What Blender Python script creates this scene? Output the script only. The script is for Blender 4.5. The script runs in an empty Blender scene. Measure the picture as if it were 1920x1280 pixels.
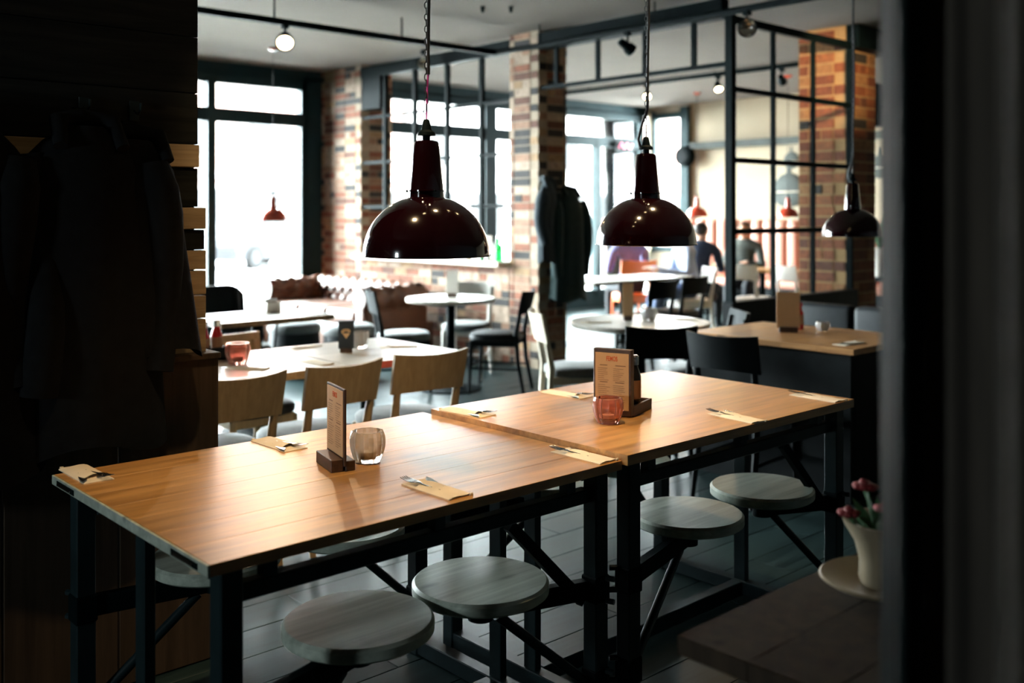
import bpy, bmesh, math, random
from mathutils import Vector, Matrix, Euler

random.seed(7)
scene = bpy.context.scene
COL = scene.collection
R = math.radians

# ------------------------------------------------------------------ camera
FPX = 1867.0            # focal length in pixels of the 1920x1280 frame
TH = R(47.6)            # heading of the view, measured from +X (table length axis)
CAMH = 1.42
HZ = 398.0              # image row of the horizon (lens shifted down, verticals stay vertical)
cam_d = bpy.data.cameras.new('camera')
cam = bpy.data.objects.new('camera', cam_d)
COL.objects.link(cam)
cam.location = (0, 0, CAMH)
cam.rotation_euler = (R(90), 0, TH - R(90))
cam_d.sensor_width = 36.0
cam_d.lens = 36.0 * FPX / 1920.0
cam_d.shift_y = -(640 - HZ) / 1920.0
cam_d.clip_start = 0.05
cam_d.clip_end = 200
cam_d.dof.use_dof = True
cam_d.dof.focus_distance = 2.75
cam_d.dof.aperture_fstop = 2.2
scene.camera = cam

# ------------------------------------------------------------------ world, light, exposure
SKY = 115.0
world = bpy.data.worlds.new('sky')
scene.world = world
world.use_nodes = True
wn = world.node_tree
bg = wn.nodes['Background']
bg.inputs['Color'].default_value = (0.83, 0.97, 1.0, 1)
bg.inputs['Strength'].default_value = SKY

scene.view_settings.view_transform = 'Standard'
scene.view_settings.look = 'None'
scene.view_settings.gamma = 1.0
scene.view_settings.use_curve_mapping = False
scene.view_settings.exposure = 0.12
scene.cycles.use_denoising = True
scene.cycles.max_bounces = 8
scene.cycles.diffuse_bounces = 4
scene.cycles.glossy_bounces = 4
scene.cycles.transmission_bounces = 6
scene.cycles.transparent_max_bounces = 24
scene.cycles.caustics_reflective = False
scene.cycles.caustics_refractive = False
scene.cycles.sample_clamp_indirect = 20.0

# room planes (metres): X runs along the tables, Y towards the street windows
ZC = 3.07               # ceiling
WY = 10.2               # street window wall
WX = 12.23              # far right wall
PX_ = 6.26              # brick pillar line
WARM = (1.0, 0.70, 0.38)


def portal(name, loc, rot, sx, sy):
    l = bpy.data.lights.new(name, 'AREA')
    l.shape = 'RECTANGLE'
    l.size, l.size_y = sx, sy
    l.cycles.is_portal = True
    o = bpy.data.objects.new(name, l)
    COL.objects.link(o)
    o.location = loc
    o.rotation_euler = rot
    return o


# daylight enters through the street windows (portals only guide sky sampling)
portal('daylight_portal', (3.3, WY + 0.12, 1.6), (R(-90), 0, 0), 5.6, 3.0)
portal('daylight_portal', (9.4, WY + 0.12, 1.6), (R(-90), 0, 0), 5.5, 3.0)
portal('daylight_portal', (WX + 0.12, 9.82, 1.6), (0, R(90), 0), 3.0, 0.6)
portal('daylight_portal', (-3.14, 2.1, 1.6), (0, R(-90), 0), 0.4, 0.4)


# ------------------------------------------------------------------ helpers
def W(px, py, z):
    """photo pixel -> point on the horizontal plane at height z"""
    d = (CAMH - z) * FPX / (py - HZ)
    l = (px - 960) / FPX * d
    return Vector((d * math.cos(TH) + l * math.sin(TH), d * math.sin(TH) - l * math.cos(TH), z))


class MB:
    def __init__(s):
        s.bm = bmesh.new()

    def _xf(s, vs, M, mi):
        if M is not None:
            bmesh.ops.transform(s.bm, matrix=M, verts=vs)
        if mi:
            for f in {f for v in vs for f in v.link_faces}:
                f.material_index = mi

    def box(s, c, sz, rz=0, bev=0, M=None, mi=0, seg=1):
        vs = bmesh.ops.create_cube(s.bm, size=1)['verts']
        bmesh.ops.scale(s.bm, vec=sz, verts=vs)
        if bev:
            es = list({e for v in vs for e in v.link_edges})
            r = bmesh.ops.bevel(s.bm, geom=es, offset=bev, segments=seg, affect='EDGES', profile=0.5)
            vs = list({v for f in r['faces'] for v in f.verts} | {v for v in vs if v.is_valid})
        T = Matrix.Translation(c) @ Matrix.Rotation(rz, 4, 'Z')
        s._xf(vs, T if M is None else M @ T, mi)
        return s

    def cyl(s, p0, p1, r0, r1=None, n=16, mi=0):
        p0, p1 = Vector(p0), Vector(p1)
        d = p1 - p0
        vs = bmesh.ops.create_cone(s.bm, cap_ends=True, segments=n, radius1=r0,
                                   radius2=r0 if r1 is None else r1, depth=d.length)['verts']
        q = d.to_track_quat('Z', 'Y').to_matrix().to_4x4()
        s._xf(vs, Matrix.Translation((p0 + p1) / 2) @ q, mi)
        return s

    def bar(s, p0, p1, w, h, mi=0, bev=0):
        """rectangular bar between two points, w sideways, h upwards"""
        p0, p1 = Vector(p0), Vector(p1)
        d = p1 - p0
        vs = bmesh.ops.create_cube(s.bm, size=1)['verts']
        bmesh.ops.scale(s.bm, vec=(d.length, w, h), verts=vs)
        if bev:
            es = list({e for v in vs for e in v.link_edges})
            r = bmesh.ops.bevel(s.bm, geom=es, offset=bev, segments=1, affect='EDGES')
            vs = list({v for f in r['faces'] for v in f.verts} | {v for v in vs if v.is_valid})
        x = d.normalized()
        up = Vector((0, 0, 1)) if abs(x.z) < .95 else Vector((0, 1, 0))
        y = up.cross(x).normalized()
        z = x.cross(y)
        M = Matrix((x, y, z)).transposed().to_4x4()
        M.translation = (p0 + p1) / 2
        s._xf(vs, M, mi)
        return s

    def tube(s, pts, r, n=8, mi=0, closed=False):
        pts = [Vector(p) for p in pts]
        rs = r if isinstance(r, (list, tuple)) else [r] * len(pts)
        rings = []
        N = len(pts)
        prev = None
        for i, p in enumerate(pts):
            a = pts[(i - 1) % N] if (i > 0 or closed) else p
            b = pts[(i + 1) % N] if (i < N - 1 or closed) else p
            t = (b - a).normalized()
            if prev is None:
                u = t.orthogonal().normalized()
            else:
                u = (prev - t * prev.dot(t))
                u = u.normalized() if u.length > 1e-6 else t.orthogonal().normalized()
            prev = u
            v = t.cross(u)
            rings.append([s.bm.verts.new(p + (u * math.cos(2 * math.pi * k / n) + v * math.sin(2 * math.pi * k / n)) * rs[i])
                          for k in range(n)])
        fs = []
        for i in range(N if closed else N - 1):
            a, b = rings[i], rings[(i + 1) % N]
            for k in range(n):
                fs.append(s.bm.faces.new((a[k], a[(k + 1) % n], b[(k + 1) % n], b[k])))
        if not closed:
            fs.append(s.bm.faces.new(rings[0][::-1]))
            fs.append(s.bm.faces.new(rings[-1]))
        for f in fs:
            f.material_index = mi
        return s

    def lathe(s, prof, n=32, c=(0, 0, 0), mi=0, fn=None):
        """prof: (r, z) list; fn(k, r, z) may wobble the radius"""
        c = Vector(c)
        rings = []
        for (r, z) in prof:
            if r < 1e-5:
                rings.append([s.bm.verts.new(c + Vector((0, 0, z)))])
            else:
                ring = []
                for k in range(n):
                    rr = fn(k, r, z) if fn else r
                    a = 2 * math.pi * k / n
                    ring.append(s.bm.verts.new(c + Vector((rr * math.cos(a), rr * math.sin(a), z))))
                rings.append(ring)
        for a, b in zip(rings[:-1], rings[1:]):
            if len(a) == 1 and len(b) == 1:
                continue
            for k in range(n):
                k2 = (k + 1) % n
                if len(a) == 1:
                    f = s.bm.faces.new((a[0], b[k2], b[k]))
                elif len(b) == 1:
                    f = s.bm.faces.new((a[k], a[k2], b[0]))
                else:
                    f = s.bm.faces.new((a[k], a[k2], b[k2], b[k]))
                f.material_index = mi
        return s

    def grid(s, P, close_u=False, mi=0):
        """P[i][j] rows of points"""
        V = [[s.bm.verts.new(Vector(p)) for p in row] for row in P]
        m = len(V[0])
        for i in range(len(V) - 1):
            for j in range(m if close_u else m - 1):
                f = s.bm.faces.new((V[i][j], V[i][(j + 1) % m], V[i + 1][(j + 1) % m], V[i + 1][j]))
                f.material_index = mi
        return s

    def prism(s, poly, y0, y1, M=None, mi=0):
        """poly in (x, z), extruded along y"""
        a = [s.bm.verts.new((x, y0, z)) for x, z in poly]
        b = [s.bm.verts.new((x, y1, z)) for x, z in poly]
        n = len(poly)
        fs = [s.bm.faces.new(a), s.bm.faces.new(b[::-1])]
        for k in range(n):
            fs.append(s.bm.faces.new((a[k], b[k], b[(k + 1) % n], a[(k + 1) % n])))
        for f in fs:
            f.material_index = mi
        if M is not None:
            bmesh.ops.transform(s.bm, matrix=M, verts=a + b)
        return s

    def sphere(s, c, r, sc=(1, 1, 1), n=12, mi=0):
        vs = bmesh.ops.create_uvsphere(s.bm, u_segments=n, v_segments=max(6, n // 2 + 2), radius=r)['verts']
        s._xf(vs, Matrix.Translation(c) @ Matrix.Diagonal((*sc, 1)), mi)
        return s

    def build(s, name, mats, parent=None, smooth=False, loc=None, rot=None, ang=40):
        bmesh.ops.recalc_face_normals(s.bm, faces=s.bm.faces[:])
        me = bpy.data.meshes.new(name)
        s.bm.to_mesh(me)
        s.bm.free()
        for m in (mats if isinstance(mats, (list, tuple)) else [mats]):
            me.materials.append(m)
        if smooth:
            me.polygons.foreach_set('use_smooth', [True] * len(me.polygons))
            me.set_sharp_from_angle(angle=R(ang))
        return link(name, me, parent, loc, rot)


def link(name, me, parent=None, loc=None, rot=None):
    o = bpy.data.objects.new(name, me)
    COL.objects.link(o)
    if parent is not None:
        o.parent = parent
    if loc is not None:
        o.location = loc
    if rot is not None:
        o.rotation_euler = rot
    return o


def thing(name, label, cat, loc=(0, 0, 0), rz=0, group=None):
    o = bpy.data.objects.new(name, None)
    COL.objects.link(o)
    o.location = loc
    o.rotation_euler = (0, 0, rz)
    return tag(o, label, cat, group)


def tag(o, label=None, cat=None, group=None, kind=None):
    if label:
        o['label'] = label
    if cat:
        o['category'] = cat
    if group:
        o['group'] = group
    if kind:
        o['kind'] = kind
    return o


def dup(root, loc, rz=0, label=None, group=None, parent=None):
    r = root.copy()
    COL.objects.link(r)
    r.location = loc
    r.rotation_euler = (0, 0, rz)
    if label:
        r['label'] = label
    if group:
        r['group'] = group
    if parent:
        r.parent = parent
    for ch in root.children:
        c = ch.copy()
        COL.objects.link(c)
        c.parent = r
        for g in ch.children:
            d = g.copy()
            COL.objects.link(d)
            d.parent = c
    return r


# ------------------------------------------------------------------ materials
MATS = {}


def nodes_of(m):
    return m.node_tree.nodes, m.node_tree.links, m.node_tree.nodes['Principled BSDF']


def mat(name, col, rough=0.5, metal=0.0, vary=0.0, scale=8.0, stretch=(1, 1, 1), bump=0.0, bscale=None,
        emit=None, estr=0.0, spec=0.5, sheen=0.0, coat=0.0, coat_rough=0.12, objrand=0.0):
    m = bpy.data.materials.new(name)
    m.use_nodes = True
    n, l, b = nodes_of(m)
    b.inputs['Base Color'].default_value = (*col, 1)
    b.inputs['Roughness'].default_value = rough
    b.inputs['Metallic'].default_value = metal
    b.inputs['Specular IOR Level'].default_value = spec
    if sheen:
        b.inputs['Sheen Weight'].default_value = sheen
    if coat:
        b.inputs['Coat Weight'].default_value = coat
        b.inputs['Coat Roughness'].default_value = coat_rough
    if emit:
        b.inputs['Emission Color'].default_value = (*emit, 1)
        b.inputs['Emission Strength'].default_value = estr
    if vary or bump:
        tc = n.new('ShaderNodeTexCoord')
        mp = n.new('ShaderNodeMapping')
        mp.inputs['Scale'].default_value = stretch
        l.new(tc.outputs['Object'], mp.inputs['Vector'])
        nz = n.new('ShaderNodeTexNoise')
        nz.inputs['Scale'].default_value = scale
        nz.inputs['Detail'].default_value = 5
        nz.inputs['Roughness'].default_value = 0.6
        l.new(mp.outputs['Vector'], nz.inputs['Vector'])
        if vary:
            cr = n.new('ShaderNodeValToRGB')
            cr.color_ramp.elements[0].position = 0.3
            cr.color_ramp.elements[1].position = 0.7
            cr.color_ramp.elements[0].color = (*[max(0, c * (1 - vary)) for c in col], 1)
            cr.color_ramp.elements[1].color = (*[min(1, c * (1 + vary)) for c in col], 1)
            l.new(nz.outputs['Fac'], cr.inputs['Fac'])
            out = cr.outputs['Color']
            if objrand:
                oi = n.new('ShaderNodeObjectInfo')
                mr = n.new('ShaderNodeMapRange')
                mr.inputs['To Min'].default_value = 1 - objrand
                mr.inputs['To Max'].default_value = 1 + objrand
                l.new(oi.outputs['Random'], mr.inputs['Value'])
                mx = n.new('ShaderNodeVectorMath')
                mx.operation = 'SCALE'
                l.new(out, mx.inputs[0])
                l.new(mr.outputs['Result'], mx.inputs['Scale'])
                out = mx.outputs['Vector']
            l.new(out, b.inputs['Base Color'])
        if bump:
            bp = n.new('ShaderNodeBump')
            bp.inputs['Strength'].default_value = bump
            bp.inputs['Distance'].default_value = 0.02
            if bscale:
                nz2 = n.new('ShaderNodeTexNoise')
                nz2.inputs['Scale'].default_value = bscale
                nz2.inputs['Detail'].default_value = 3
                l.new(mp.outputs['Vector'], nz2.inputs['Vector'])
                l.new(nz2.outputs['Fac'], bp.inputs['Height'])
            else:
                l.new(nz.outputs['Fac'], bp.inputs['Height'])
            l.new(bp.outputs['Normal'], b.inputs['Normal'])
    MATS[name] = m
    return m


def brick_mat(name, stops, rough=0.85):
    m = mat(name, (0.5, 0.3, 0.2), rough)
    n, l, b = nodes_of(m)
    oi = n.new('ShaderNodeObjectInfo')
    cr = n.new('ShaderNodeValToRGB')
    cr.color_ramp.interpolation = 'CONSTANT'
    el = cr.color_ramp.elements
    while len(el) < len(stops):
        el.new(0.5)
    for e, (p, c) in zip(el, stops):
        e.position = p
        e.color = (*c, 1)
    l.new(oi.outputs['Random'], cr.inputs['Fac'])
    geo = n.new('ShaderNodeNewGeometry')
    nz = n.new('ShaderNodeTexNoise')
    nz.inputs['Scale'].default_value = 22
    nz.inputs['Detail'].default_value = 5
    l.new(geo.outputs['Position'], nz.inputs['Vector'])
    mr = n.new('ShaderNodeMapRange')
    mr.inputs['From Min'].default_value = 0.3
    mr.inputs['From Max'].default_value = 0.7
    mr.inputs['To Min'].default_value = 0.7
    mr.inputs['To Max'].default_value = 1.25
    l.new(nz.outputs['Fac'], mr.inputs['Value'])
    mx = n.new('ShaderNodeVectorMath')
    mx.operation = 'SCALE'
    l.new(cr.outputs['Color'], mx.inputs[0])
    l.new(mr.outputs['Result'], mx.inputs['Scale'])
    l.new(mx.outputs['Vector'], b.inputs['Base Color'])
    bp = n.new('ShaderNodeBump')
    bp.inputs['Strength'].default_value = 0.5
    bp.inputs['Distance'].default_value = 0.01
    l.new(nz.outputs['Fac'], bp.inputs['Height'])
    l.new(bp.outputs['Normal'], b.inputs['Normal'])
    return m


def wood_mat(name, c0, c1, rough=0.4, scale=3.0, axis=0, coat=0.0, knots=True, spec=0.5, world=True):
    """grain running along the given axis, each board shifted at random"""
    m = mat(name, c0, rough, spec=spec, coat=coat, coat_rough=0.34)
    n, l, b = nodes_of(m)
    st = [14, 14, 14]
    st[axis] = 0.9
    if world:
        geo = n.new('ShaderNodeNewGeometry')
        src = geo.outputs['Position']
    else:
        tc = n.new('ShaderNodeTexCoord')
        src = tc.outputs['Object']
    oi = n.new('ShaderNodeObjectInfo')
    ml = n.new('ShaderNodeMath')
    ml.operation = 'MULTIPLY'
    ml.inputs[1].default_value = 37.0
    l.new(oi.outputs['Random'], ml.inputs[0])
    ad = n.new('ShaderNodeVectorMath')
    ad.operation = 'ADD'
    l.new(src, ad.inputs[0])
    l.new(ml.outputs['Value'], ad.inputs[1])
    mp = n.new('ShaderNodeMapping')
    mp.inputs['Scale'].default_value = st
    l.new(ad.outputs['Vector'], mp.inputs['Vector'])
    nz = n.new('ShaderNodeTexNoise')
    nz.inputs['Scale'].default_value = scale
    nz.inputs['Detail'].default_value = 8
    nz.inputs['Roughness'].default_value = 0.62
    nz.inputs['Distortion'].default_value = 0.4
    l.new(mp.outputs['Vector'], nz.inputs['Vector'])
    cr = n.new('ShaderNodeValToRGB')
    cr.color_ramp.elements[0].position = 0.34
    cr.color_ramp.elements[1].position = 0.66
    cr.color_ramp.elements[0].color = (*c0, 1)
    cr.color_ramp.elements[1].color = (*c1, 1)
    l.new(nz.outputs['Fac'], cr.inputs['Fac'])
    mr = n.new('ShaderNodeMapRange')
    mr.inputs['To Min'].default_value = 0.86
    mr.inputs['To Max'].default_value = 1.14
    l.new(oi.outputs['Random'], mr.inputs['Value'])
    mx = n.new('ShaderNodeVectorMath')
    mx.operation = 'SCALE'
    l.new(cr.outputs['Color'], mx.inputs[0])
    l.new(mr.outputs['Result'], mx.inputs['Scale'])
    out = mx.outputs['Vector']
    if knots:
        mp2 = n.new('ShaderNodeMapping')
        s2 = [9, 9, 9]
        s2[axis] = 3.2
        mp2.inputs['Scale'].default_value = s2
        l.new(ad.outputs['Vector'], mp2.inputs['Vector'])
        vo = n.new('ShaderNodeTexVoronoi')
        vo.inputs['Scale'].default_value = 1.0
        l.new(mp2.outputs['Vector'], vo.inputs['Vector'])
        kr = n.new('ShaderNodeMapRange')
        kr.inputs['From Min'].default_value = 0.02
        kr.inputs['From Max'].default_value = 0.13
        kr.inputs['To Min'].default_value = 0.35
        l.new(vo.outputs['Distance'], kr.inputs['Value'])
        mk = n.new('ShaderNodeVectorMath')
        mk.operation = 'SCALE'
        l.new(out, mk.inputs[0])
        l.new(kr.outputs['Result'], mk.inputs['Scale'])
        out = mk.outputs['Vector']
    l.new(out, b.inputs['Base Color'])
    bp = n.new('ShaderNodeBump')
    bp.inputs['Strength'].default_value = 0.10
    bp.inputs['Distance'].default_value = 0.0006
    l.new(nz.outputs['Fac'], bp.inputs['Height'])
    l.new(bp.outputs['Normal'], b.inputs['Normal'])
    rr = n.new('ShaderNodeMapRange')
    rr.inputs['To Min'].default_value = rough - 0.08
    rr.inputs['To Max'].default_value = rough + 0.1
    l.new(nz.outputs['Fac'], rr.inputs['Value'])
    l.new(rr.outputs['Result'], b.inputs['Roughness'])
    return m


def clear_glass(name, tint=(1, 1, 1), refl=0.08, rough=0.02):
    """thin glazing: mostly transmits, mirrors a little"""
    m = bpy.data.materials.new(name)
    m.use_nodes = True
    n, l = m.node_tree.nodes, m.node_tree.links
    n.remove(n['Principled BSDF'])
    tr = n.new('ShaderNodeBsdfTransparent')
    tr.inputs['Color'].default_value = (*tint, 1)
    gl = n.new('ShaderNodeBsdfGlossy')
    gl.inputs['Roughness'].default_value = rough
    fr = n.new('ShaderNodeFresnel')
    fr.inputs['IOR'].default_value = 1.35
    mx = n.new('ShaderNodeMixShader')
    l.new(fr.outputs['Fac'], mx.inputs['Fac'])
    l.new(tr.outputs['BSDF'], mx.inputs[1])
    l.new(gl.outputs['BSDF'], mx.inputs[2])
    l.new(mx.outputs['Shader'], n['Material Output'].inputs['Surface'])
    MATS[name] = m
    return m


def cut_glass(name, tint, trans=0.75):
    m = mat(name, tint, 0.04)
    b = nodes_of(m)[2]
    b.inputs['Transmission Weight'].default_value = trans
    b.inputs['IOR'].default_value = 1.32
    return m


m_floor = wood_mat('dark_floor_wood', (0.006, 0.014, 0.015), (0.020, 0.038, 0.038), 0.40, 2.4, 0, knots=False, spec=0.22)
m_ceiling = mat('ceiling_paint', (0.105, 0.086, 0.068), 0.95, vary=0.06, scale=2.0, bump=0.15, bscale=60)
m_cream = mat('cream_wall_paint', (0.40, 0.33, 0.235), 0.9, vary=0.05, scale=1.5)
m_dark_wall = mat('charcoal_wall_paint', (0.03, 0.034, 0.036), 0.85, vary=0.2, scale=3)
m_frame = mat('window_frame_steel', (0.009, 0.029, 0.033), 0.55, spec=0.2, vary=0.15, scale=6)
m_black = mat('black_steel', (0.0022, 0.0058, 0.0066), 0.6, spec=0.04, vary=0.25, scale=12)
m_steel = mat('raw_dark_steel', (0.010, 0.021, 0.024), 0.42, spec=0.22, vary=0.3, scale=9)
m_bright = mat('polished_steel', (0.75, 0.75, 0.75), 0.18, metal=1.0)
m_glass = clear_glass('window_glass')
m_mortar = mat('pale_mortar', (0.36, 0.285, 0.21), 0.95, vary=0.12, scale=15)
m_mortar_o = mat('ochre_mortar', (0.34, 0.21, 0.095), 0.95, vary=0.12, scale=15)
m_brick = brick_mat('mixed_old_brick', [(0, (0.42, 0.31, 0.23)), (0.24, (0.30, 0.165, 0.105)), (0.42, (0.22, 0.075, 0.038)),
                                        (0.58, (0.12, 0.046, 0.028)), (0.70, (0.36, 0.225, 0.12)), (0.82, (0.028, 0.024, 0.023))])
m_brick_o = brick_mat('orange_brick', [(0, (0.19, 0.055, 0.018)), (0.3, (0.15, 0.042, 0.015)), (0.52, (0.24, 0.085, 0.028)),
                                       (0.72, (0.10, 0.032, 0.014)), (0.84, (0.27, 0.13, 0.05)), (0.92, (0.03, 0.024, 0.018))])
m_table = wood_mat('oiled_oak', (0.30, 0.140, 0.036), (0.58, 0.305, 0.092), 0.40, 2.2, 0, coat=0.8, spec=0.7)
m_table_edge = wood_mat('oak_edge', (0.26, 0.15, 0.07), (0.42, 0.26, 0.13), 0.5, 3, 1, knots=False)
m_stool = wood_mat('worn_grey_oak', (0.32, 0.37, 0.31), (0.60, 0.66, 0.57), 0.38, 2.0, 0)
m_booth = wood_mat('brown_booth_wood', (0.30, 0.13, 0.04), (0.48, 0.23, 0.075), 0.4, 3, 1)
m_pale_top = wood_mat('whitewashed_top', (0.52, 0.47, 0.40), (0.72, 0.67, 0.59), 0.30, 2.2, 0, knots=False)
m_red_edge = mat('red_painted_edge', (0.42, 0.05, 0.03), 0.5)
m_chair_tan = wood_mat('tan_beech', (0.40, 0.28, 0.155), (0.52, 0.37, 0.215), 0.42, 3, 2, knots=False)
m_chair_pale = mat('pale_painted_wood', (0.62, 0.54, 0.42), 0.45, vary=0.08, scale=8)
m_chair_white = mat('white_chair_paint', (0.78, 0.74, 0.68), 0.45, vary=0.05, scale=8)
m_chair_dark = mat('black_stained_wood', (0.006, 0.008, 0.009), 0.55, spec=0.08, vary=0.3, scale=9)
m_chair_orange = mat('orange_plastic', (0.80, 0.16, 0.03), 0.4)
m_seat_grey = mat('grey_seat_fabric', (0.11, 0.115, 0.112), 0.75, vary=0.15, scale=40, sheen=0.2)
m_seat_dark = mat('charcoal_seat_leather', (0.012, 0.014, 0.016), 0.55, vary=0.2, scale=14, spec=0.2)
m_leather = mat('brown_leather', (0.15, 0.055, 0.026), 0.36, coat=0.15, coat_rough=0.3, vary=0.25, scale=5, bump=0.1, bscale=90)
m_lamp = mat('oxblood_enamel', (0.0065, 0.0008, 0.0016), 0.08, coat=0.3)
m_lamp_red = mat('red_enamel', (0.42, 0.045, 0.02), 0.16, coat=0.6)
m_lamp_in = mat('white_enamel_inside', (0.75, 0.72, 0.66), 0.35)
m_cord = mat('black_cord', (0.012, 0.012, 0.013), 0.6)
m_cord_p = mat('magenta_cord', (0.55, 0.05, 0.32), 0.6)
m_chain = mat('chain_steel', (0.10, 0.10, 0.10), 0.35, metal=0.9)
m_coat = mat('black_wool', (0.0035, 0.0045, 0.0055), 0.95, vary=0.4, scale=30, spec=0.15)
m_coat_navy = mat('navy_wool', (0.014, 0.026, 0.034), 0.92, vary=0.3, scale=30, sheen=0.1)
m_coat_green = mat('dark_green_cloth', (0.008, 0.026, 0.026), 0.92, vary=0.3, scale=30, sheen=0.1)
m_paper = mat('cream_napkin_paper', (0.78, 0.68, 0.53), 0.85, vary=0.04, scale=30)
m_white = mat('white_paper', (0.85, 0.83, 0.79), 0.8)
m_menu = mat('kraft_menu_paper', (0.66, 0.44, 0.245), 0.8, vary=0.04, scale=20)
m_print = mat('brown_print', (0.26, 0.14, 0.08), 0.8)
m_red_print = mat('red_print', (0.62, 0.11, 0.03), 0.8)
m_block = wood_mat('walnut_block', (0.035, 0.018, 0.011), (0.085, 0.042, 0.025), 0.45, 4, 1, knots=False)
m_votive = cut_glass('clear_cut_glass', (1.0, 0.96, 0.92), 0.66)
m_votive_p = cut_glass('pink_cut_glass', (0.95, 0.42, 0.34), 0.75)
m_bottle = cut_glass('dark_bottle_glass', (0.012, 0.012, 0.012), 0.0)
m_ketchup = mat('red_sauce', (0.36, 0.02, 0.02), 0.2, coat=0.5)
m_green_glass = cut_glass('green_glass', (0.10, 0.55, 0.22), 0.8)
m_leaf = mat('plant_leaf', (0.05, 0.13, 0.055), 0.5, vary=0.3, scale=10)
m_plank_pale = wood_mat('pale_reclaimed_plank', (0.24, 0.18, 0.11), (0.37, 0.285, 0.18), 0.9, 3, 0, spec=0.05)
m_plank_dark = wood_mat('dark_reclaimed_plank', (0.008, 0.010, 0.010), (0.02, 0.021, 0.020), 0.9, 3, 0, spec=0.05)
m_panel = wood_mat('brown_panel', (0.030, 0.020, 0.012), (0.065, 0.043, 0.027), 0.7, 2, 2, spec=0.25)
m_curtain = mat('dark_brown_curtain', (0.045, 0.036, 0.027), 0.95, vary=0.25, scale=16, stretch=(4, 4, .4), sheen=0.2)
m_doorpost = mat('dark_teal_paint', (0.005, 0.011, 0.012), 0.6, spec=0.15, vary=0.2, scale=5)
m_pink = mat('salmon_channel_leather', (0.42, 0.175, 0.115), 0.5, vary=0.06, scale=3)
m_bulb = mat('warm_bulb', (1, 0.8, 0.5), 0.4, emit=(1.0, 0.72, 0.38), estr=26)
m_lens_off = mat('unlit_lamp_reflector', (0.62, 0.60, 0.52), 0.15, metal=0.9)
m_ceramic = mat('cream_ceramic', (0.27, 0.22, 0.15), 0.35, vary=0.06, scale=6)
m_petal = mat('red_petal', (0.22, 0.018, 0.022), 0.7)
m_skin = mat('skin', (0.62, 0.36, 0.24), 0.5)
m_hair = mat('dark_hair', (0.03, 0.022, 0.016), 0.6)
m_navy = mat('navy_jacket', (0.020, 0.030, 0.060), 0.85, vary=0.15, scale=12)
m_jeans = mat('blue_denim', (0.05, 0.075, 0.15), 0.85, vary=0.2, scale=30)
m_shirt = mat('pale_blue_shirt', (0.42, 0.47, 0.62), 0.85, vary=0.06, scale=8)
m_greyj = mat('grey_tweed_jacket', (0.075, 0.085, 0.075), 0.9, vary=0.3, scale=30)
m_dtrous = mat('dark_trousers', (0.02, 0.022, 0.026), 0.9)
m_purple = mat('slate_purple_jumper', (0.16, 0.15, 0.30), 0.9, vary=0.1, scale=8)
m_stone = mat('grey_ornament', (0.065, 0.075, 0.068), 0.8, vary=0.2, scale=6)

# ================================================================== THE SETTING
# floor: slab plus individually laid planks where they can be told apart
fl = MB().box((4.6, 3.6, -0.063), (15.6, 13.8, 0.12)).build('floor', m_floor)
tag(fl, kind='structure')
PL, PW = 1.25, 0.19
plank_me = MB().box((0, 0, 0), (PL - 0.003, PW - 0.003, 0.02), bev=0.0012).build('floor_plank', m_floor, fl)
plank_me.location = (0.5, 0.35, -0.01)
rows = int(6.6 / PW)
cnt = 0
for j in range(rows):
    off = (j * 0.43) % PL
    for i in range(-1, 7):
        x = -0.2 + off + i * PL
        y = 0.35 + j * PW
        if x > 6.0 or cnt > 292 or (x < 0.1 and y > 3.2):
            continue
        if (j, i) == (0, 0):
            plank_me.location = (x, y, -0.0101)
            continue
        link('floor_plank', plank_me.data, fl, (x, y, -0.0101 + random.uniform(-.0004, .0004)))
        cnt += 1

ce = MB().box((4.6, 3.6, ZC + 0.06), (15.6, 13.8, 0.12)).build('ceiling', m_ceiling)
tag(ce, kind='structure')
wl = (MB().box((-3.06, 6.44, 1.5), (0.12, 8.24, 3.2)).box((-3.06, -.58, 1.5), (0.12, 4.96, 3.2))
      .box((-3.06, 2.1, .65), (0.12, .44, 1.5)).box((-3.06, 2.1, 2.45), (0.12, .44, 1.3)).build('wall_left', m_dark_wall))
tag(wl, kind='structure')
wf = MB().box((4.6, -3.06, 1.5), (15.4, 0.12, 3.2)).build('wall_front', m_dark_wall)
tag(wf, kind='structure')

# street window wall: header, sill, solid piece left and behind the first pillar
wb = (MB().box((4.6, WY + 0.1, 3.02), (15.4, 0.2, 0.16))
      .box((4.6, WY + 0.1, 0.08), (15.4, 0.2, 0.2))
      .box((-1.2, WY + 0.1, 1.5), (3.6, 0.2, 3.0))
      .box((6.38, WY + 0.1, 1.5), (0.66, 0.2, 3.0))
      .build('wall_back', m_frame))
tag(wb, kind='structure')


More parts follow.
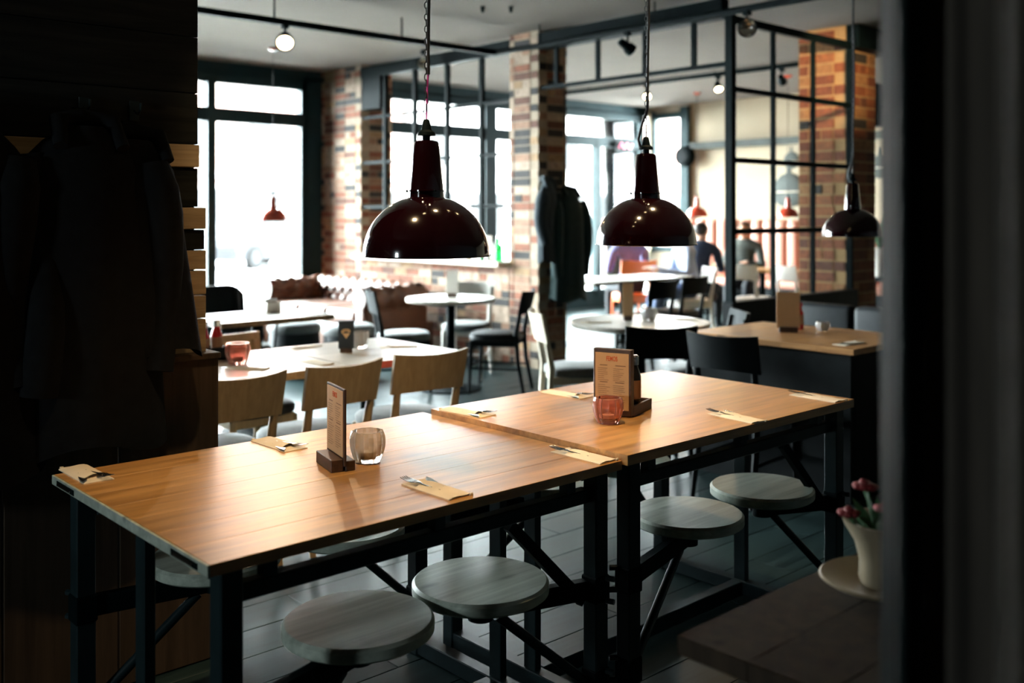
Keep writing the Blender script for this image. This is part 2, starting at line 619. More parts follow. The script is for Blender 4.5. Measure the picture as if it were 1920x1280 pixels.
def window(name, x0, x1, mulls, z0=0.18, z1=2.95, zt=2.49, lower=()):
    w = thing(name, None, None, ((x0 + x1) / 2, WY + 0.05, 0))
    tag(w, kind='structure')
    cx = (x0 + x1) / 2
    f = MB()
    f.box((x0 - cx + .04, 0, (z0 + z1) / 2), (.08, .10, z1 - z0)).box((x1 - cx - .04, 0, (z0 + z1) / 2), (.08, .10, z1 - z0))
    f.box((0, 0, z0 + .04), (x1 - x0, .10, .08)).box((0, 0, z1 - .05), (x1 - x0, .10, .12))
    f.build('window_frame', m_frame, w)
    MB().box((0, -.005, zt), (x1 - x0 - .1, .11, .15)).build('transom', m_frame, w)
    xs = [x0]
    for mx, mw in mulls:
        MB().box((mx - cx, -.008, (z0 + z1) / 2), (mw, .115, z1 - z0 - .1)).build('mullion', m_frame, w)
        xs.append(mx)
    for mx, mw in lower:
        MB().box((mx - cx, -.008, (z0 + zt) / 2), (mw, .115, zt - z0)).build('mullion', m_frame, w)
    xs.append(x1)
    for a, b in zip(xs[:-1], xs[1:]):
        for (p, q) in ((z0 + .06, zt - .06), (zt + .06, z1 - .06)):
            MB().box(((a + b) / 2 - cx, .02, (p + q) / 2), (b - a - .04, .006, q - p)).build('pane', m_glass, w)
    return w


window('window_1', 0.6, 6.08, [(2.5, .09), (3.7, .09), (4.886, .10)])
window('window_2', 6.69, 10.32, [(8.92, .20)])
window('window_3', 10.32, 12.14, [], lower=[(11.08, .10)])

# far right wall with its narrow window next to the corner
wr = (MB().box((WX + .06, 3.15, 1.5), (.12, 12.7, 3.2)).box((WX + .06, 9.82, 3.02), (.12, .66, .16))
      .box((WX + .06, 9.82, .4), (.12, .66, .9)).box((WX + .06, 10.16, 1.5), (.12, .12, 3.2)).build('wall_right', m_cream))
tag(wr, kind='structure')
w4 = thing('window_4', None, None, (WX + .03, 9.8, 0))
tag(w4, kind='structure')
f = MB()
for y in (-.28, .28):
    f.box((0, y, 1.9), (.1, .07, 2.2))
for z in (.85, 2.92):
    f.box((0, 0, z), (.1, .56, .09))
f.build('window_frame', m_frame, w4)
MB().box((.02, 0, 1.9), (.006, .5, 2.0)).build('pane', m_glass, w4)
w5 = thing('window_5', None, None, (-3.05, 2.1, 0))
tag(w5, kind='structure')
f = MB()
for y in (-.19, .19):
    f.box((0, y, 1.6), (.1, .04, .42))
for z in (1.41, 1.79):
    f.box((0, 0, z), (.1, .36, .04))
f.build('window_frame', m_frame, w5)
MB().box((-.02, 0, 1.6), (.006, .36, .36)).build('pane', m_glass, w5)
tr = MB().box((WX - .03, 9.43, 1.5), (.10, .14, 3.06)).build('trim_1', m_frame)
tag(tr, kind='structure')
tr = MB().box((WX - .05, 6.5, 2.42), (.12, 5.6, .10)).build('trim_2', m_stone)
tag(tr, kind='structure')

# ------------------------------------------------------------------ brickwork
unit = MB().box((0, 0, 0), (1, 1, 1)).build('brick_seed', m_brick)
unit_me = unit.data
bpy.data.objects.remove(unit)
unit_me.name = 'brick'
unit_o = unit_me.copy()
unit_o.materials.clear()
unit_o.materials.append(m_brick_o)


def lay(parent, me, origin, du, nrm, length, z0, z1, course, blen, joint, shift, corner0, corner1):
    """courses of bricks on one face; du runs along the face, nrm points out of it.
    corner0/1: (row parity that gives way at that end) or None"""
    du, nrm, origin = Vector(du), Vector(nrm), Vector(origin)
    row = 0
    z = z0
    rnd = random.Random(int(abs(origin.x * 91 + origin.y * 17) * 100))
    while z + course * .5 < z1:
        h = min(course, z1 - z) - joint
        a = 0.0
        e = length
        if corner0 is not None and row % 2 == corner0:
            a = 0.105
        if corner1 is not None and row % 2 == corner1:
            e = length - 0.105
        u = a - (blen * 0.5 if (row + shift) % 2 else 0)
        while u < e - .02:
            p, q = max(u, a), min(u + blen, e)
            if rnd.random() < .22 and q - p > blen * .8:
                parts = [(p, (p + q) / 2), ((p + q) / 2, q)]
            else:
                parts = [(p, q)]
            for (p2, q2) in parts:
                if q2 - p2 < .035:
                    continue
                o = link('brick', me, parent)
                c = origin + du * ((p2 + q2) / 2) + Vector((0, 0, z + h / 2 + joint / 2)) - nrm * (.05 - .004 - rnd.uniform(0, .004))
                o.location = c - parent.location
                L = q2 - p2 - joint
                o.scale = (abs(du.x) * L + abs(nrm.x) * .1, abs(du.y) * L + abs(nrm.y) * .1, h)
            u += blen
        z += course
        row += 1


def pillar(label, x0, x1, y0, y1, z1, me, mort, course, blen, joint=.011):
    t = thing('brick_pillar', label, 'pillar', ((x0 + x1) / 2, (y0 + y1) / 2, 0))
    MB().box((0, 0, z1 / 2), (x1 - x0, y1 - y0, z1)).build('mortar_core', mort, t)
    lay(t, me, (x0, y0, 0), (0, 1, 0), (-1, 0, 0), y1 - y0, 0.01, z1, course, blen, joint, 0, 0, None)
    lay(t, me, (x0, y0, 0), (1, 0, 0), (0, -1, 0), x1 - x0, 0.01, z1, course, blen, joint, 1, 1, None)
    return t


pillar('tall mixed brick pillar between the street window and the sofa', PX_, 6.68, 9.36, WY - .02, ZC, unit_me, m_mortar, .075, .215)
pillar('free standing mixed brick pillar with dark coats hung on it', PX_, 6.62, 6.5, 6.885, ZC, unit_me, m_mortar, .075, .215)
pillar('warmly lit orange brick pillar behind the steel grid screen', 8.1, 8.62, 4.50, 4.97, ZC, unit_o, m_mortar_o, .098, .245, .016)

lw = thing('low_brick_wall', 'low brick wall under the pale sill between two brick pillars', 'wall', (PX_ + .12, 8.12, 0))
MB().box((0, 0, .455), (.24, 2.476, .91)).build('mortar_core', m_mortar, lw)
lay(lw, unit_me, (PX_, 6.89, 0), (0, 1, 0), (-1, 0, 0), 2.465, .01, .91, .075, .215, .011, 1, None, None)
MB().box((-.06, 0, .935), (.40, 2.44, .05), bev=.006).build('sill_board', m_chair_pale, lw)


# ------------------------------------------------------------------ steel grids
def grid_thing(name, label, cat, loc, bars):
    t = thing(name, label, cat, loc)
    L = Vector(loc)
    for nm, a, b, w, h in bars:
        MB().bar(Vector(a) - L, Vector(b) - L, w, h).build(nm, m_black, t)
    return t


gy = [8.93, 8.395, 7.852, 7.32]
x = PX_ + .03
grid_thing('steel_grid', 'black steel grid over the low brick wall, between the brick pillars', 'grid', (x, 8.12, .96),
           [('mullion', (x, y, .965), (x, y, 2.93), .045, .045) for y in gy]
           + [('crossbar', (x, 6.89, z), (x, 9.35, z), .03, .032) for z in (1.48, 1.97, 2.47)]
           + [('top_beam', (x, 6.89, 2.97), (x, 9.35, 2.97), .09, .12), ('junction_box', (x + .02, 8.98, 2.74), (x + .02, 9.33, 2.74), .12, .36)])
gy2 = [6.3, 5.796, 5.276, 4.781]
grid_thing('steel_grid', 'short black steel grid hanging below the ceiling, right of the coat pillar', 'grid', (x, 5.47, 2.53),
           [('mullion', (x, y, 2.55), (x, y, 2.93), .03, .04) for y in gy2]
           + [('crossbar', (x, 4.46, 2.545), (x, 6.49, 2.545), .03, .035), ('top_beam', (x, 4.49, 2.965), (x, 6.49, 2.965), .10, .15)])
SY = 4.42
sx = [6.26, 6.83, 7.42, 8.02]
scr = grid_thing('steel_screen', 'tall black steel grid screen in front of the orange brick pillar', 'screen', (7.15, SY, 0),
                 [('post', (sx[0], SY, 0), (sx[0], SY, 2.93), .06, .06), ('post', (sx[3], SY, .755), (sx[3], SY, 2.9), .04, .05)]
                 + [('mullion', (v, SY, .755), (v, SY, 2.86), .035, .03) for v in sx[1:3]]
                 + [('crossbar', (sx[0] + .03, SY, z), (sx[3], SY, z), .035, .04) for z in (1.275, 1.815, 2.35)]
                 + [('top_beam', (sx[0] + .03, SY, 2.87), (sx[3], SY, 2.87), .045, .06)])
MB().box((0, 0, .375), (1.86, .10, .75), bev=.006).build('lower_panel', m_chair_dark, scr)
MB().box((1.87, 0, 2.96), (1.9, .12, .2)).build('ceiling_beam', m_black, scr)

# ------------------------------------------------------------------ plank wall on the left with its lower cabinet
WLY = 3.05
wp = MB().box((-.838, WLY + .085, ZC / 2 + .49), (4.50, .13, ZC - .98)).build('wall_near', m_plank_dark)
tag(wp, kind='structure')
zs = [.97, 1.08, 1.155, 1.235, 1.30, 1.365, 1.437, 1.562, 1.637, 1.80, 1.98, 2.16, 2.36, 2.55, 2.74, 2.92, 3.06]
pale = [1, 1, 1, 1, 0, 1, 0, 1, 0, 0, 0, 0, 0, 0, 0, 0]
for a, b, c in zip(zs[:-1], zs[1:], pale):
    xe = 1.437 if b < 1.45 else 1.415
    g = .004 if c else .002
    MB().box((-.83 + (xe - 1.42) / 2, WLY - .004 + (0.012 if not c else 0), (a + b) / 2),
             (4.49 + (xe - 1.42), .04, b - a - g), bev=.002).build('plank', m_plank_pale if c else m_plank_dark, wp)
ca = thing('low_cabinet', 'brown wooden boarding across the foot of the plank wall', 'panelling', (-.843, WLY, 0))
for i in range(14):
    MB().box((-2.02 + .32 * i, .0, .48), (.316, .13, .955), bev=.003).build('board', m_panel, ca)
MB().box((.06, -.005, .965), (4.48, .15, .02), bev=.003).build('cap_board', m_panel, ca)

# ------------------------------------------------------------------ ceiling tracks
RZ = 2.885
tk = thing('ceiling_track', 'black track rail crossing the ceiling on the left', 'rail', (3.8, 6.86, RZ))
MB().bar((-3.2, 0, 0), (2.28, 0, 0), .04, .05).build('rail', m_black, tk)
for xx in (-1.2, .0, 1.2):
    MB().cyl((xx, 0, .02), (xx, 0, ZC - RZ), .008, n=8).build('hanger', m_black, tk)
tk2 = thing('ceiling_track', 'black track rail running from the coat pillar towards the right', 'rail', (6.06, 3.8, RZ))
MB().tube([(0, 3.08, 0), (.0, 2.9, 0), (.02, 2.6, 0), (.02, -1.9, 0)], .026, n=6).build('rail', m_black, tk2)
for yy in (2.5, 1.2, -.2, -1.5):
    MB().cyl((.02, yy, .02), (.02, yy, ZC - RZ), .008, n=8).build('hanger', m_black, tk2)
tk3 = thing('ceiling_track', 'black track rail above the communal tables, near the camera', 'rail', (2.0, 1.98, RZ))
MB().bar((-2.4, 0, 0), (2.6, 0, 0), .04, .05).build('rail', m_black, tk3)
for xx in (-1.5, 0, 1.5):
    MB().cyl((xx, 0, .02), (xx, 0, ZC - RZ), .008, n=8).build('hanger', m_black, tk3)
tk4 = thing('ceiling_track', 'black track rail on the ceiling of the back room', 'rail', (9.6, 7.0, 3.03))
MB().bar((0, -2.6, 0), (0, 2.6, 0), .04, .05).build('rail', m_black, tk4)
for yy in (-2, 0, 2):
    MB().cyl((0, yy, .0), (0, yy, ZC - 3.03), .008, n=8).build('hanger', m_black, tk4)
for j, (px_, py_) in enumerate(((905, 12), (958, 12))):
    d = (ZC - CAMH) * FPX / (HZ - py_)
    l_ = (px_ - 960) / FPX * d
    pt = (d * math.cos(TH) + l_ * math.sin(TH), d * math.sin(TH) - l_ * math.cos(TH), ZC)
    hk = MB().cyl((0, 0, 0), (0, 0, -.05), .02, .012, n=10).build('ceiling_anchor', m_black, loc=pt)
    tag(hk, 'small black ceiling anchor, ' + ('left' if j == 0 else 'right') + ' one of two near the top edge', 'anchor')


# ------------------------------------------------------------------ track spots
def track_spot(label, base, aim, power=0.0, cone=50, blend=.6, lit=True, rad=.052, group='track spotlights'):
    """housing hangs from the rail, turned towards aim; a lit one carries its own lamp"""
    t = thing('track_spotlight', label, 'spotlight', base, 0, group)
    b = Vector(base)
    head = Vector((0, 0, -.14))
    dirv = (Vector(aim) - (b + head)).normalized()
    MB().box((0, 0, -.03), (.05, .05, .04), bev=.004).build('adapter', m_black, t)
    MB().cyl((0, 0, -.04), (0, 0, -.10), .010, n=10).build('stem', m_black, t)
    q = dirv.to_track_quat('Z', 'Y').to_euler()
    hs = MB().lathe([(0, -.085), (rad * .55, -.085), (rad * .62, -.07), (rad * .66, -.02), (rad * .98, .01), (rad, .05), (rad * .9, .05), (rad * .82, .02),
                     (0, .015)], n=24).build('housing', m_black, t, True, head, q)
    MB().lathe([(0, .024), (rad * .55, .027), (rad * .84, .036), (rad * .84, .024), (0, .02)], n=24).build(
        'lens', m_bulb if lit else m_lens_off, hs, True)
    if lit and power:
        l = bpy.data.lights.new('spot_lamp', 'SPOT')
        l.energy = power
        l.color = WARM
        l.spot_size = R(cone)
        l.spot_blend = blend
        l.shadow_soft_size = .035
        lo = bpy.data.objects.new('spot_lamp', l)
        COL.objects.link(lo)
        lo.parent = t
        lo.location = head + dirv * .06
        lo.rotation_euler = (-dirv).to_track_quat('Z', 'Y').to_euler()
    return t


track_spot('lit round track spotlight beside the street window', (3.89, 6.86, RZ), (2.6, 4.6, .9), 45, 50, rad=.07)
track_spot('unlit round spotlight on the beam above the larger pendant lamp', (6.10, 8.0, 3.06), (0.3, 0.6, 1.6), lit=False, rad=.07)
track_spot('black spotlight on the rail behind the second pendant cord', (6.08, 5.28, RZ), (7.4, 4.9, 1.9), lit=False)
track_spot('black ring spotlight on the rail in front of the steel screen', (6.08, 4.15, RZ), (0.5, 0.2, 1.9), lit=False, rad=.07)
track_spot('lit spotlight on the right rail, turned to the orange brick pillar', (6.08, 3.0, RZ), (8.1, 4.72, 2.62), 520, 28, .9)
track_spot('glowing spotlight on the back room ceiling, left of the steel screen post', (9.6, 6.95, 3.02), (8.4, 5.6, .8), 70, 80)
track_spot('small glowing spotlight on the back room ceiling, behind the second pendant cord', (9.6, 8.02, 3.02), (7.4, 6.2, .8), 40, 80)
track_spot('back room spotlight turned to the far wall', (9.6, 6.1, 3.02), (12.2, 7.2, 1.9), 90, 75, .9)
for i, xx in enumerate((1.45, 2.35)):
    track_spot(['first', 'second'][i] + ' spotlight on the near rail turned to the tan chairs', (xx, 1.98, RZ), (xx + .55, 3.75, .72), 50, 40, .8)
for i, (xx, tx) in enumerate(((1.0, 1.40), (1.85, 2.1), (2.75, 2.75))):
    track_spot(['first', 'second', 'third'][i] + ' lit spotlight on the rail above the communal tables', (xx, 1.98, RZ), (tx, 2.24, .76), 110, 54, .9)

# ================================================================== COMMUNAL TABLES
def swing_stool(label, seat, leg, zt=.50, sdir=1):
    """round seat on an arm that swings from a table leg"""
    t = thing('swing_stool', label, 'stool', (leg[0], leg[1], 0), 0, 'swing-out stools of the communal tables')
    s = Vector((seat[0] - leg[0], seat[1] - leg[1], 0))
    r = .172
    MB().lathe([(0, zt - .034), (r - .008, zt - .034), (r, zt - .028), (r, zt - .007), (r - .007, zt), (0, zt)], n=56, c=s).build(
        'seat', [m_stool], t, True, ang=30)
    MB().lathe([(0, zt - .10), (.032, zt - .10), (.032, zt - .05), (.062, zt - .046), (.062, zt - .035), (0, zt - .035)], n=20, c=s).build(
        'hub', m_black, t, True)
    u = s.normalized()
    MB().bar(u * .03 + Vector((0, 0, zt - .075)), s + Vector((0, 0, zt - .075)), .032, .05, bev=.003).build('arm', m_black, t)
    MB().cyl(u * .03 + Vector((0, 0, .18)), s * .86 + Vector((0, 0, zt - .10)), .013, n=12).build('brace', m_steel, t, True)
    for z in (.18, zt - .075):
        MB().box((0, 0, z), (.056, .056, .07), bev=.004).build('clamp', m_black, t)
    for z in (.15, .21, zt - .105, zt - .045):
        a = math.atan2(u.y, u.x) + 2.2
        MB().cyl((math.cos(a) * .03, math.sin(a) * .03, z), (math.cos(a) * .053, math.sin(a) * .053, z), .008, n=6).build('bolt', m_steel, t)
    return t


def communal_table(label, x0, x1, y0, y1, zt, thick, nb, splits=None, end_slots=False):
    cx, cy = (x0 + x1) / 2, (y0 + y1) / 2
    t = thing('communal_table', label, 'table', (cx, cy, 0), 0, 'communal tables with swing-out stools')
    hx, hy = (x1 - x0) / 2, (y1 - y0) / 2
    ys = [-hy + 2 * hy * k / nb for k in range(nb + 1)]
    for a, b in zip(ys[:-1], ys[1:]):
        MB().box((0, (a + b) / 2, zt - thick / 2), (2 * hx, b - a - .0004, thick), bev=.0005).build('board', m_table, t)
    zf = zt - thick
    lx, ly = hx - .055, hy - .045
    for sx_ in (-1, 1):
        for sy_ in (-1, 1):
            MB().box((sx_ * lx, sy_ * ly, zf / 2), (.048, .048, zf), bev=.003).build('leg', m_steel, t)
        MB().box((sx_ * lx, 0, zf / 2 - .01), (.026, .05, zf - .03), bev=.002).build('centre_post', m_steel, t)
        MB().box((sx_ * lx, 0, .03), (.045, 2 * ly - .05, .05), bev=.003).build('foot_rail', m_steel, t)
        MB().box((sx_ * lx, 0, zf - .016), (.05, 2 * ly - .05, .030), bev=.003).build('end_rail', m_steel, t)
    for sy_ in (-1, 1):
        MB().box((0, sy_ * (ly - .012), zf - .062), (2 * lx - .05, .035, .036), bev=.003).build('side_rail', m_steel, t)
        for k in (-.5, 0, .5):
            MB().box((2 * lx * k * .82, sy_ * (ly - .012), zf - .022), (.03, .03, .044)).build('spacer', m_steel, t)
        MB().bar((lx - .04, sy_ * (ly - .012), zf - .34), (lx - .30, sy_ * (ly - .012), zf - .085), .02, .028).build('corner_brace', m_black, t)
    MB().box((0, 0, .03), (2 * lx - .05, .045, .05), bev=.003).build('stretcher', m_steel, t)
    if end_slots:
        MB().box((-hx - .003, 0, zt - thick / 2), (.006, 2 * hy, thick - .001), bev=.001).build('end_band', m_stool, t)
        for yy in (-hy + .10, hy - .10):
            sp = MB().box((-hx - .006, yy, zt - thick * .55), (.003, .12, .013)).build('slot_plate', m_black, t)
            MB().cyl((-hx - .009, yy - .045, zt - thick * .55), (-hx - .009, yy + .045, zt - thick * .55), .004, n=8).build('slot_pin', m_bright, sp)
    return t


AX0, AX1, AY0, AY1, AZ = .84, 2.002, 1.758, 2.63, .76
BX0, BX1, BY0, BY1, BZ = 2.006, 3.19, 1.742, 2.59, .776
communal_table('long oak communal table on black steel legs, nearest the camera', AX0, AX1, AY0, AY1, AZ, .024, 7, end_slots=True)
communal_table('slightly higher oak communal table behind the first, under the right pendant lamp', BX0, BX1, BY0, BY1, BZ, .028, 2)

LA = [(.895, 1.803), (1.947, 1.803)]
LB = [(2.061, 1.787), (3.135, 1.787)]
swing_stool('round grey wooden swing stool at the bottom of the photo, nearest the camera', (1.268, 1.905), LA[0])
swing_stool('round grey wooden swing stool tucked under the middle of the near table', (1.628, 1.90), LA[1])
swing_stool('round wooden swing stool partly hidden by the near legs of the farther table', (2.466, 1.90), LB[0])
swing_stool('round wooden swing stool at the right end of the farther table', (2.885, 1.91), LB[1])
fy = AY1 - .045
swing_stool('swing stool on the far side of the near table, by the plank wall', (1.225, 2.53), (.895, fy))
swing_stool('swing stool on the far side of the near table, seen through its side rail', (1.62, 2.50), (1.947, fy))
swing_stool('swing stool on the far side of the farther table, left one', (2.44, 2.47), (2.061, BY1 - .045))
swing_stool('swing stool on the far side of the farther table, right one', (2.83, 2.47), (3.135, BY1 - .045))


# ------------------------------------------------------------------ pendant lamps
def pendant(label, loc, r, enamel, chain=True, small=False, sway=1):
    t = thing('pendant_lamp', label, 'lamp', loc, 0, 'enamel dome pendant lamps')
    k = r / .164
    n = 64 if not small else 32
    prof = []
    for i in range(15):
        a = i / 14 * R(72)
        prof.append((.164 * k * math.cos(a) if i else .164 * k, .148 * k * math.sin(a) / math.sin(R(72))))
    outer = [(.1665 * k, 0), (.1675 * k, .003 * k)] + [(p[0], p[1] + .003 * k) for p in prof[:]]
    inner = [(max(p[0] - .004 * k, .01), p[1] - .001 * k) for p in prof[::-1]]
    MB().lathe(outer[:-1] + [(.046 * k, .150 * k)], n=n).build('shade', enamel, t, True, ang=50)
    MB().lathe([(.046 * k, .147 * k)] + inner[1:] + [(.1665 * k, 0)], n=n).build('shade_lining', m_lamp_in, t, True, ang=50)
    MB().lathe([(.050 * k, .148 * k), (.046 * k, .152 * k), (.0455 * k, .166 * k), (.0485 * k, .167 * k), (.0485 * k, .170 * k), (.0445 * k, .171 * k),
                (.033 * k, .288 * k), (.030 * k, .296 * k), (.022 * k, .299 * k), (0, .299 * k)], n=32).build('neck', enamel, t, True, ang=35)
    MB().lathe([(0, .297 * k), (.0105 * k, .297 * k), (.0105 * k, .312 * k), (.024 * k, .312 * k), (.022 * k, .320 * k), (.014 * k, .326 * k),
                (.009 * k, .350 * k), (.006 * k, .354 * k), (0, .354 * k)], n=24).build('cap', m_black, t, True, ang=30)
    for a in (0.3, 2.4, 4.5):
        MB().cyl((math.cos(a) * .046 * k, math.sin(a) * .046 * k, .168 * k), (math.cos(a) * .053 * k, math.sin(a) * .053 * k, .168 * k), .003 * k, n=6).build(
            'thumb_screw', m_black, t)
    MB().sphere((0, 0, .075 * k), .032 * k, n=16).build('bulb', m_lamp_in, t, True)
    top = ZC - loc[2]
    z0 = .354 * k
    if small:
        MB().cyl((0, 0, z0), (0, 0, top), .004, n=8).build('cord', m_cord, t)
    else:
        MB().tube([(0, 0, z0 - .01), (0, 0, z0 + .012), (.006 * sway, -.006 * sway, z0 + .02), (0, 0, z0 + .028), (0, 0, z0 + .012)], .0022, n=6).build('hook', m_chain, t)
        ch = MB()
        z = z0 + .022
        i = 0
        while z < top:
            pts = []
            for q in range(10):
                a = 2 * math.pi * q / 10
                u, v = .0048 * math.cos(a), .0095 * math.sin(a)
                w_ = (u, 0) if i % 2 else (0, u)
                ang_ = TH - R(90)
                pts.append((w_[0] * math.cos(ang_) - w_[1] * math.sin(ang_), w_[0] * math.sin(ang_) + w_[1] * math.cos(ang_), z + .0095 + v))
            ch.tube(pts, .0013, n=4, closed=True)
            z += .0155
            i += 1
        ch.build('chain', m_chain, t)
        ox, oy = math.sin(TH) * .010 * sway, -math.cos(TH) * .010 * sway
        pts = [(ox * -1.9, oy * -1.9, .318 * k), (ox * -2.6, oy * -2.6, .345 * k), (ox * -1.2, oy * -1.2, .40 * k), (ox * .3, oy * .3, .44 * k)]
        zz = .47 * k
        while zz < top:
            pts.append((ox * (.75 + .25 * math.sin(zz * 9)), oy * (.75 + .25 * math.sin(zz * 9)), zz))
            zz += .05
        pts.append((ox, oy, top))
        if sway < 0:
            pts = [(-p[0] * .9, -p[1] * .9, p[2]) for p in pts[3:]]
            cut = 2
            MB().tube([(0, 0, z0 - .004)] + pts[:cut], .0026, n=6).build('cord', m_cord_p, t, True)
            MB().tube(pts[cut - 1:], .0048, n=8).build('cord', m_cord, t, True)
        else:
            MB().tube(pts, .0046, n=8).build('cord', m_cord, t, True)
    MB().lathe([(0, top), (.05, top), (.048, top - .02), (.015, top - .035), (0, top - .035)], n=20).build('ceiling_rose', m_black if not small else enamel, t, True)
    return t


P1 = pendant('large oxblood enamel pendant lamp above the near table', (1.576, 2.055, 1.307), .164, m_lamp, sway=-1)
P2 = pendant('oxblood enamel pendant lamp above the farther communal table', (2.53, 2.118, 1.314), .164, m_lamp)
pendant('dark red pendant lamp over the brown booth table', (5.0, 2.74, 1.29), .158, m_lamp)
pendant('small red pendant lamp hanging in front of the street window', (4.97, 9.0, 1.33), .14, m_lamp_red, small=True)
pendant('small red pendant lamp in the back room, left of the steel post', (11.15, 8.42, 1.36), .15, m_lamp_red, small=True)
pendant('small red pendant lamp in the back room, behind the steel screen', (10.55, 6.62, 1.36), .13, m_lamp_red, small=True)


# ------------------------------------------------------------------ things on the communal tables
def napkin(label, cx, cy, z, rz):
    t = thing('napkin', label, 'napkin', (cx, cy, z), rz, 'folded napkin pockets with cutlery')
    L, Wd = .185, .072
    # back sheet reaches further, front sheet forms the pocket
    MB().prism([(-Wd / 2, 0), (Wd / 2, 0), (Wd / 2, .0022), (-Wd / 2, .0022)], -L / 2, L / 2).build('back_sheet', m_paper, t)
    rows_ = []
    for j in range(9):
        v = -L / 2 + (L - .055) * j / 8
        row = []
        for i in range(9):
            u = -Wd / 2 + Wd * i / 8
            hgt = .0035 + .0065 * math.sin(math.pi * i / 8) * (.35 + .65 * j / 8) + .001 * math.sin(j * 2.1 + i)
            if j == 8:
                v2 = v + .022 * (i / 8)
            else:
                v2 = v + .022 * (i / 8) * j / 8
            row.append((u, v2, hgt if 0 < i < 8 else .0022))
        rows_.append(row)
    MB().grid(rows_).build('front_sheet', m_paper, t, True, ang=60)
    MB().tube([(Wd / 2 - .012, -L / 2 - .001, .0035), (Wd / 2 - .004, -L / 2 - .001, .0045)], .0035, n=8).build('rolled_corner', m_paper, t, True)
    return t


def fork_mesh():
    b = MB()
    pr = [(-.10, .0035, .003), (-.02, .0025, .004), (.03, .003, .005), (.045, .009, .006), (.055, .011, .005)]
    P = []
    for v, w, h in pr:
        P.append([(-w, v, h), (0, v, h + .0008), (w, v, h)])
    b.grid(P)
    for k in range(4):
        x_ = -.0093 + .0062 * k
        b.tube([(x_, .054, .0052), (x_, .07, .0048), (x_ * .97, .088, .0065), (x_ * .95, .096, .0085)], [.0016, .0015, .0013, .0009], n=5)
    return b


def knife_mesh():
    b = MB()
    b.prism([(-.005, 0), (.005, 0), (.005, .004), (-.005, .004)], -.10, -.01)
    b.prism([(-.009, .0015), (.006, .0005), (.008, .002)], -.01, .062)
    v = [b.bm.verts.new(p) for p in ((-.009, .062, .0015), (.006, .062, .0005), (.008, .062, .002), (.004, .085, .0015))]
    for q in ((0, 1, 3), (1, 2, 3), (2, 0, 3)):
        b.bm.faces.new([v[i] for i in q])
    return b


m_cut = mat('cutlery_steel', (0.62, 0.61, 0.60), 0.2, metal=1.0)
f0 = fork_mesh().build('fork', m_cut, smooth=True)
k0 = knife_mesh().build('knife', m_cut)
first = [True]
for (pl, cx, cy, z, rz) in [
        ('at the far left corner of the near table', .898, 2.574, AZ, R(180)),
        ('beside the plank wall edge of the near table', 1.418, 2.535, AZ, R(182)),
        ('in the middle of the near table front edge', 1.466, 1.872, AZ, R(0)),
        ('where the two communal tables meet, front edge', 1.962, 1.860, AZ, R(0)),
        ('at the back left corner of the farther table', 2.052, 2.462, BZ, R(186)),
        ('at the back edge of the farther table, behind the pink votive', 2.512, 2.467, BZ, R(184)),
        ('at the front edge of the farther table, right of the condiment stand', 2.628, 1.832, BZ, R(-8)),
        ('at the right end of the farther table', 3.118, 1.838, BZ, R(-4))]:
    napkin('cream folded napkin ' + pl, cx, cy, z, rz)
    for seed, nm, dx, dz, dr in ((f0, 'fork', -.012, .0035, .12), (k0, 'knife', .016, .003, -.22)):
        o = seed if first[0] else link(nm, seed.data)
        off = Vector((dx, .008, dz))
        off.rotate(Euler((0, 0, rz)))
        o.location = (cx + off.x, cy + off.y, z + dz)
        o.rotation_euler = (R(2), 0, rz + dr)
        tag(o, 'steel ' + nm + ' ' + pl, nm, nm + 's in the napkin pockets')
    first[0] = False


def text_mesh(body, size, m, name, parent, loc, rot, sx=1.0):
    cu = bpy.data.curves.new(name, 'FONT')
    cu.body = body
    cu.size = size
    cu.extrude = .0002
    cu.align_x = 'CENTER'
    cu.offset = size * .02
    ob = bpy.data.objects.new(name, cu)
    COL.objects.link(ob)
    dg = bpy.context.evaluated_depsgraph_get()
    me = bpy.data.meshes.new_from_object(ob.evaluated_get(dg))
    bpy.data.objects.remove(ob)
    me.materials.clear()
    me.materials.append(m)
    o = link(name, me, parent, loc, rot)
    o.scale = (sx, 1, 1)
    return o


def menu_face(parent, x, w, h, zb):
    """printed sheet on the -x side of a board standing in the YZ plane"""
    MB().box((x, 0, zb + h / 2), (.001, w, h)).build('menu_sheet', m_menu, parent)
    pr = MB()
    rnd = random.Random(3)
    for col in (-1, 1):
        z = zb + h * .78
        for k in range(19):
            ln = w * rnd.uniform(.18, .36)
            y0_ = w * .42 if col < 0 else -w * .04
            thick = .0022 if k in (0, 8) else .0010
            pr.box((x - .0007, y0_ - ln / 2 - (w * .06 if k in (0, 8) else 0), z), (.0004, ln, thick))
            z -= h * (.035 if k not in (0, 8) else .055)
    pr.build('menu_print', m_print, parent)
    text_mesh('FEMOS', h * .115, m_red_print, 'menu_title', parent, (x - .0008, 0, zb + h * .86), (R(90), 0, R(-90)), .62)


# menu stand on the near table
ms = thing('menu_stand', 'upright menu card in a dark wooden block on the near table', 'menu', (1.407, 2.222, AZ), R(-14))
MB().box((-.016, 0, .016), (.032, .125, .032), bev=.0015).build('block', m_block, ms)
MB().box((.019, -.006, .013), (.026, .115, .026), bev=.0015).build('block', m_block, ms)
MB().box((.003, 0, .112), (.007, .138, .196), bev=.001).build('board', m_block, ms)
menu_face(ms, -.0012, .126, .168, .036)

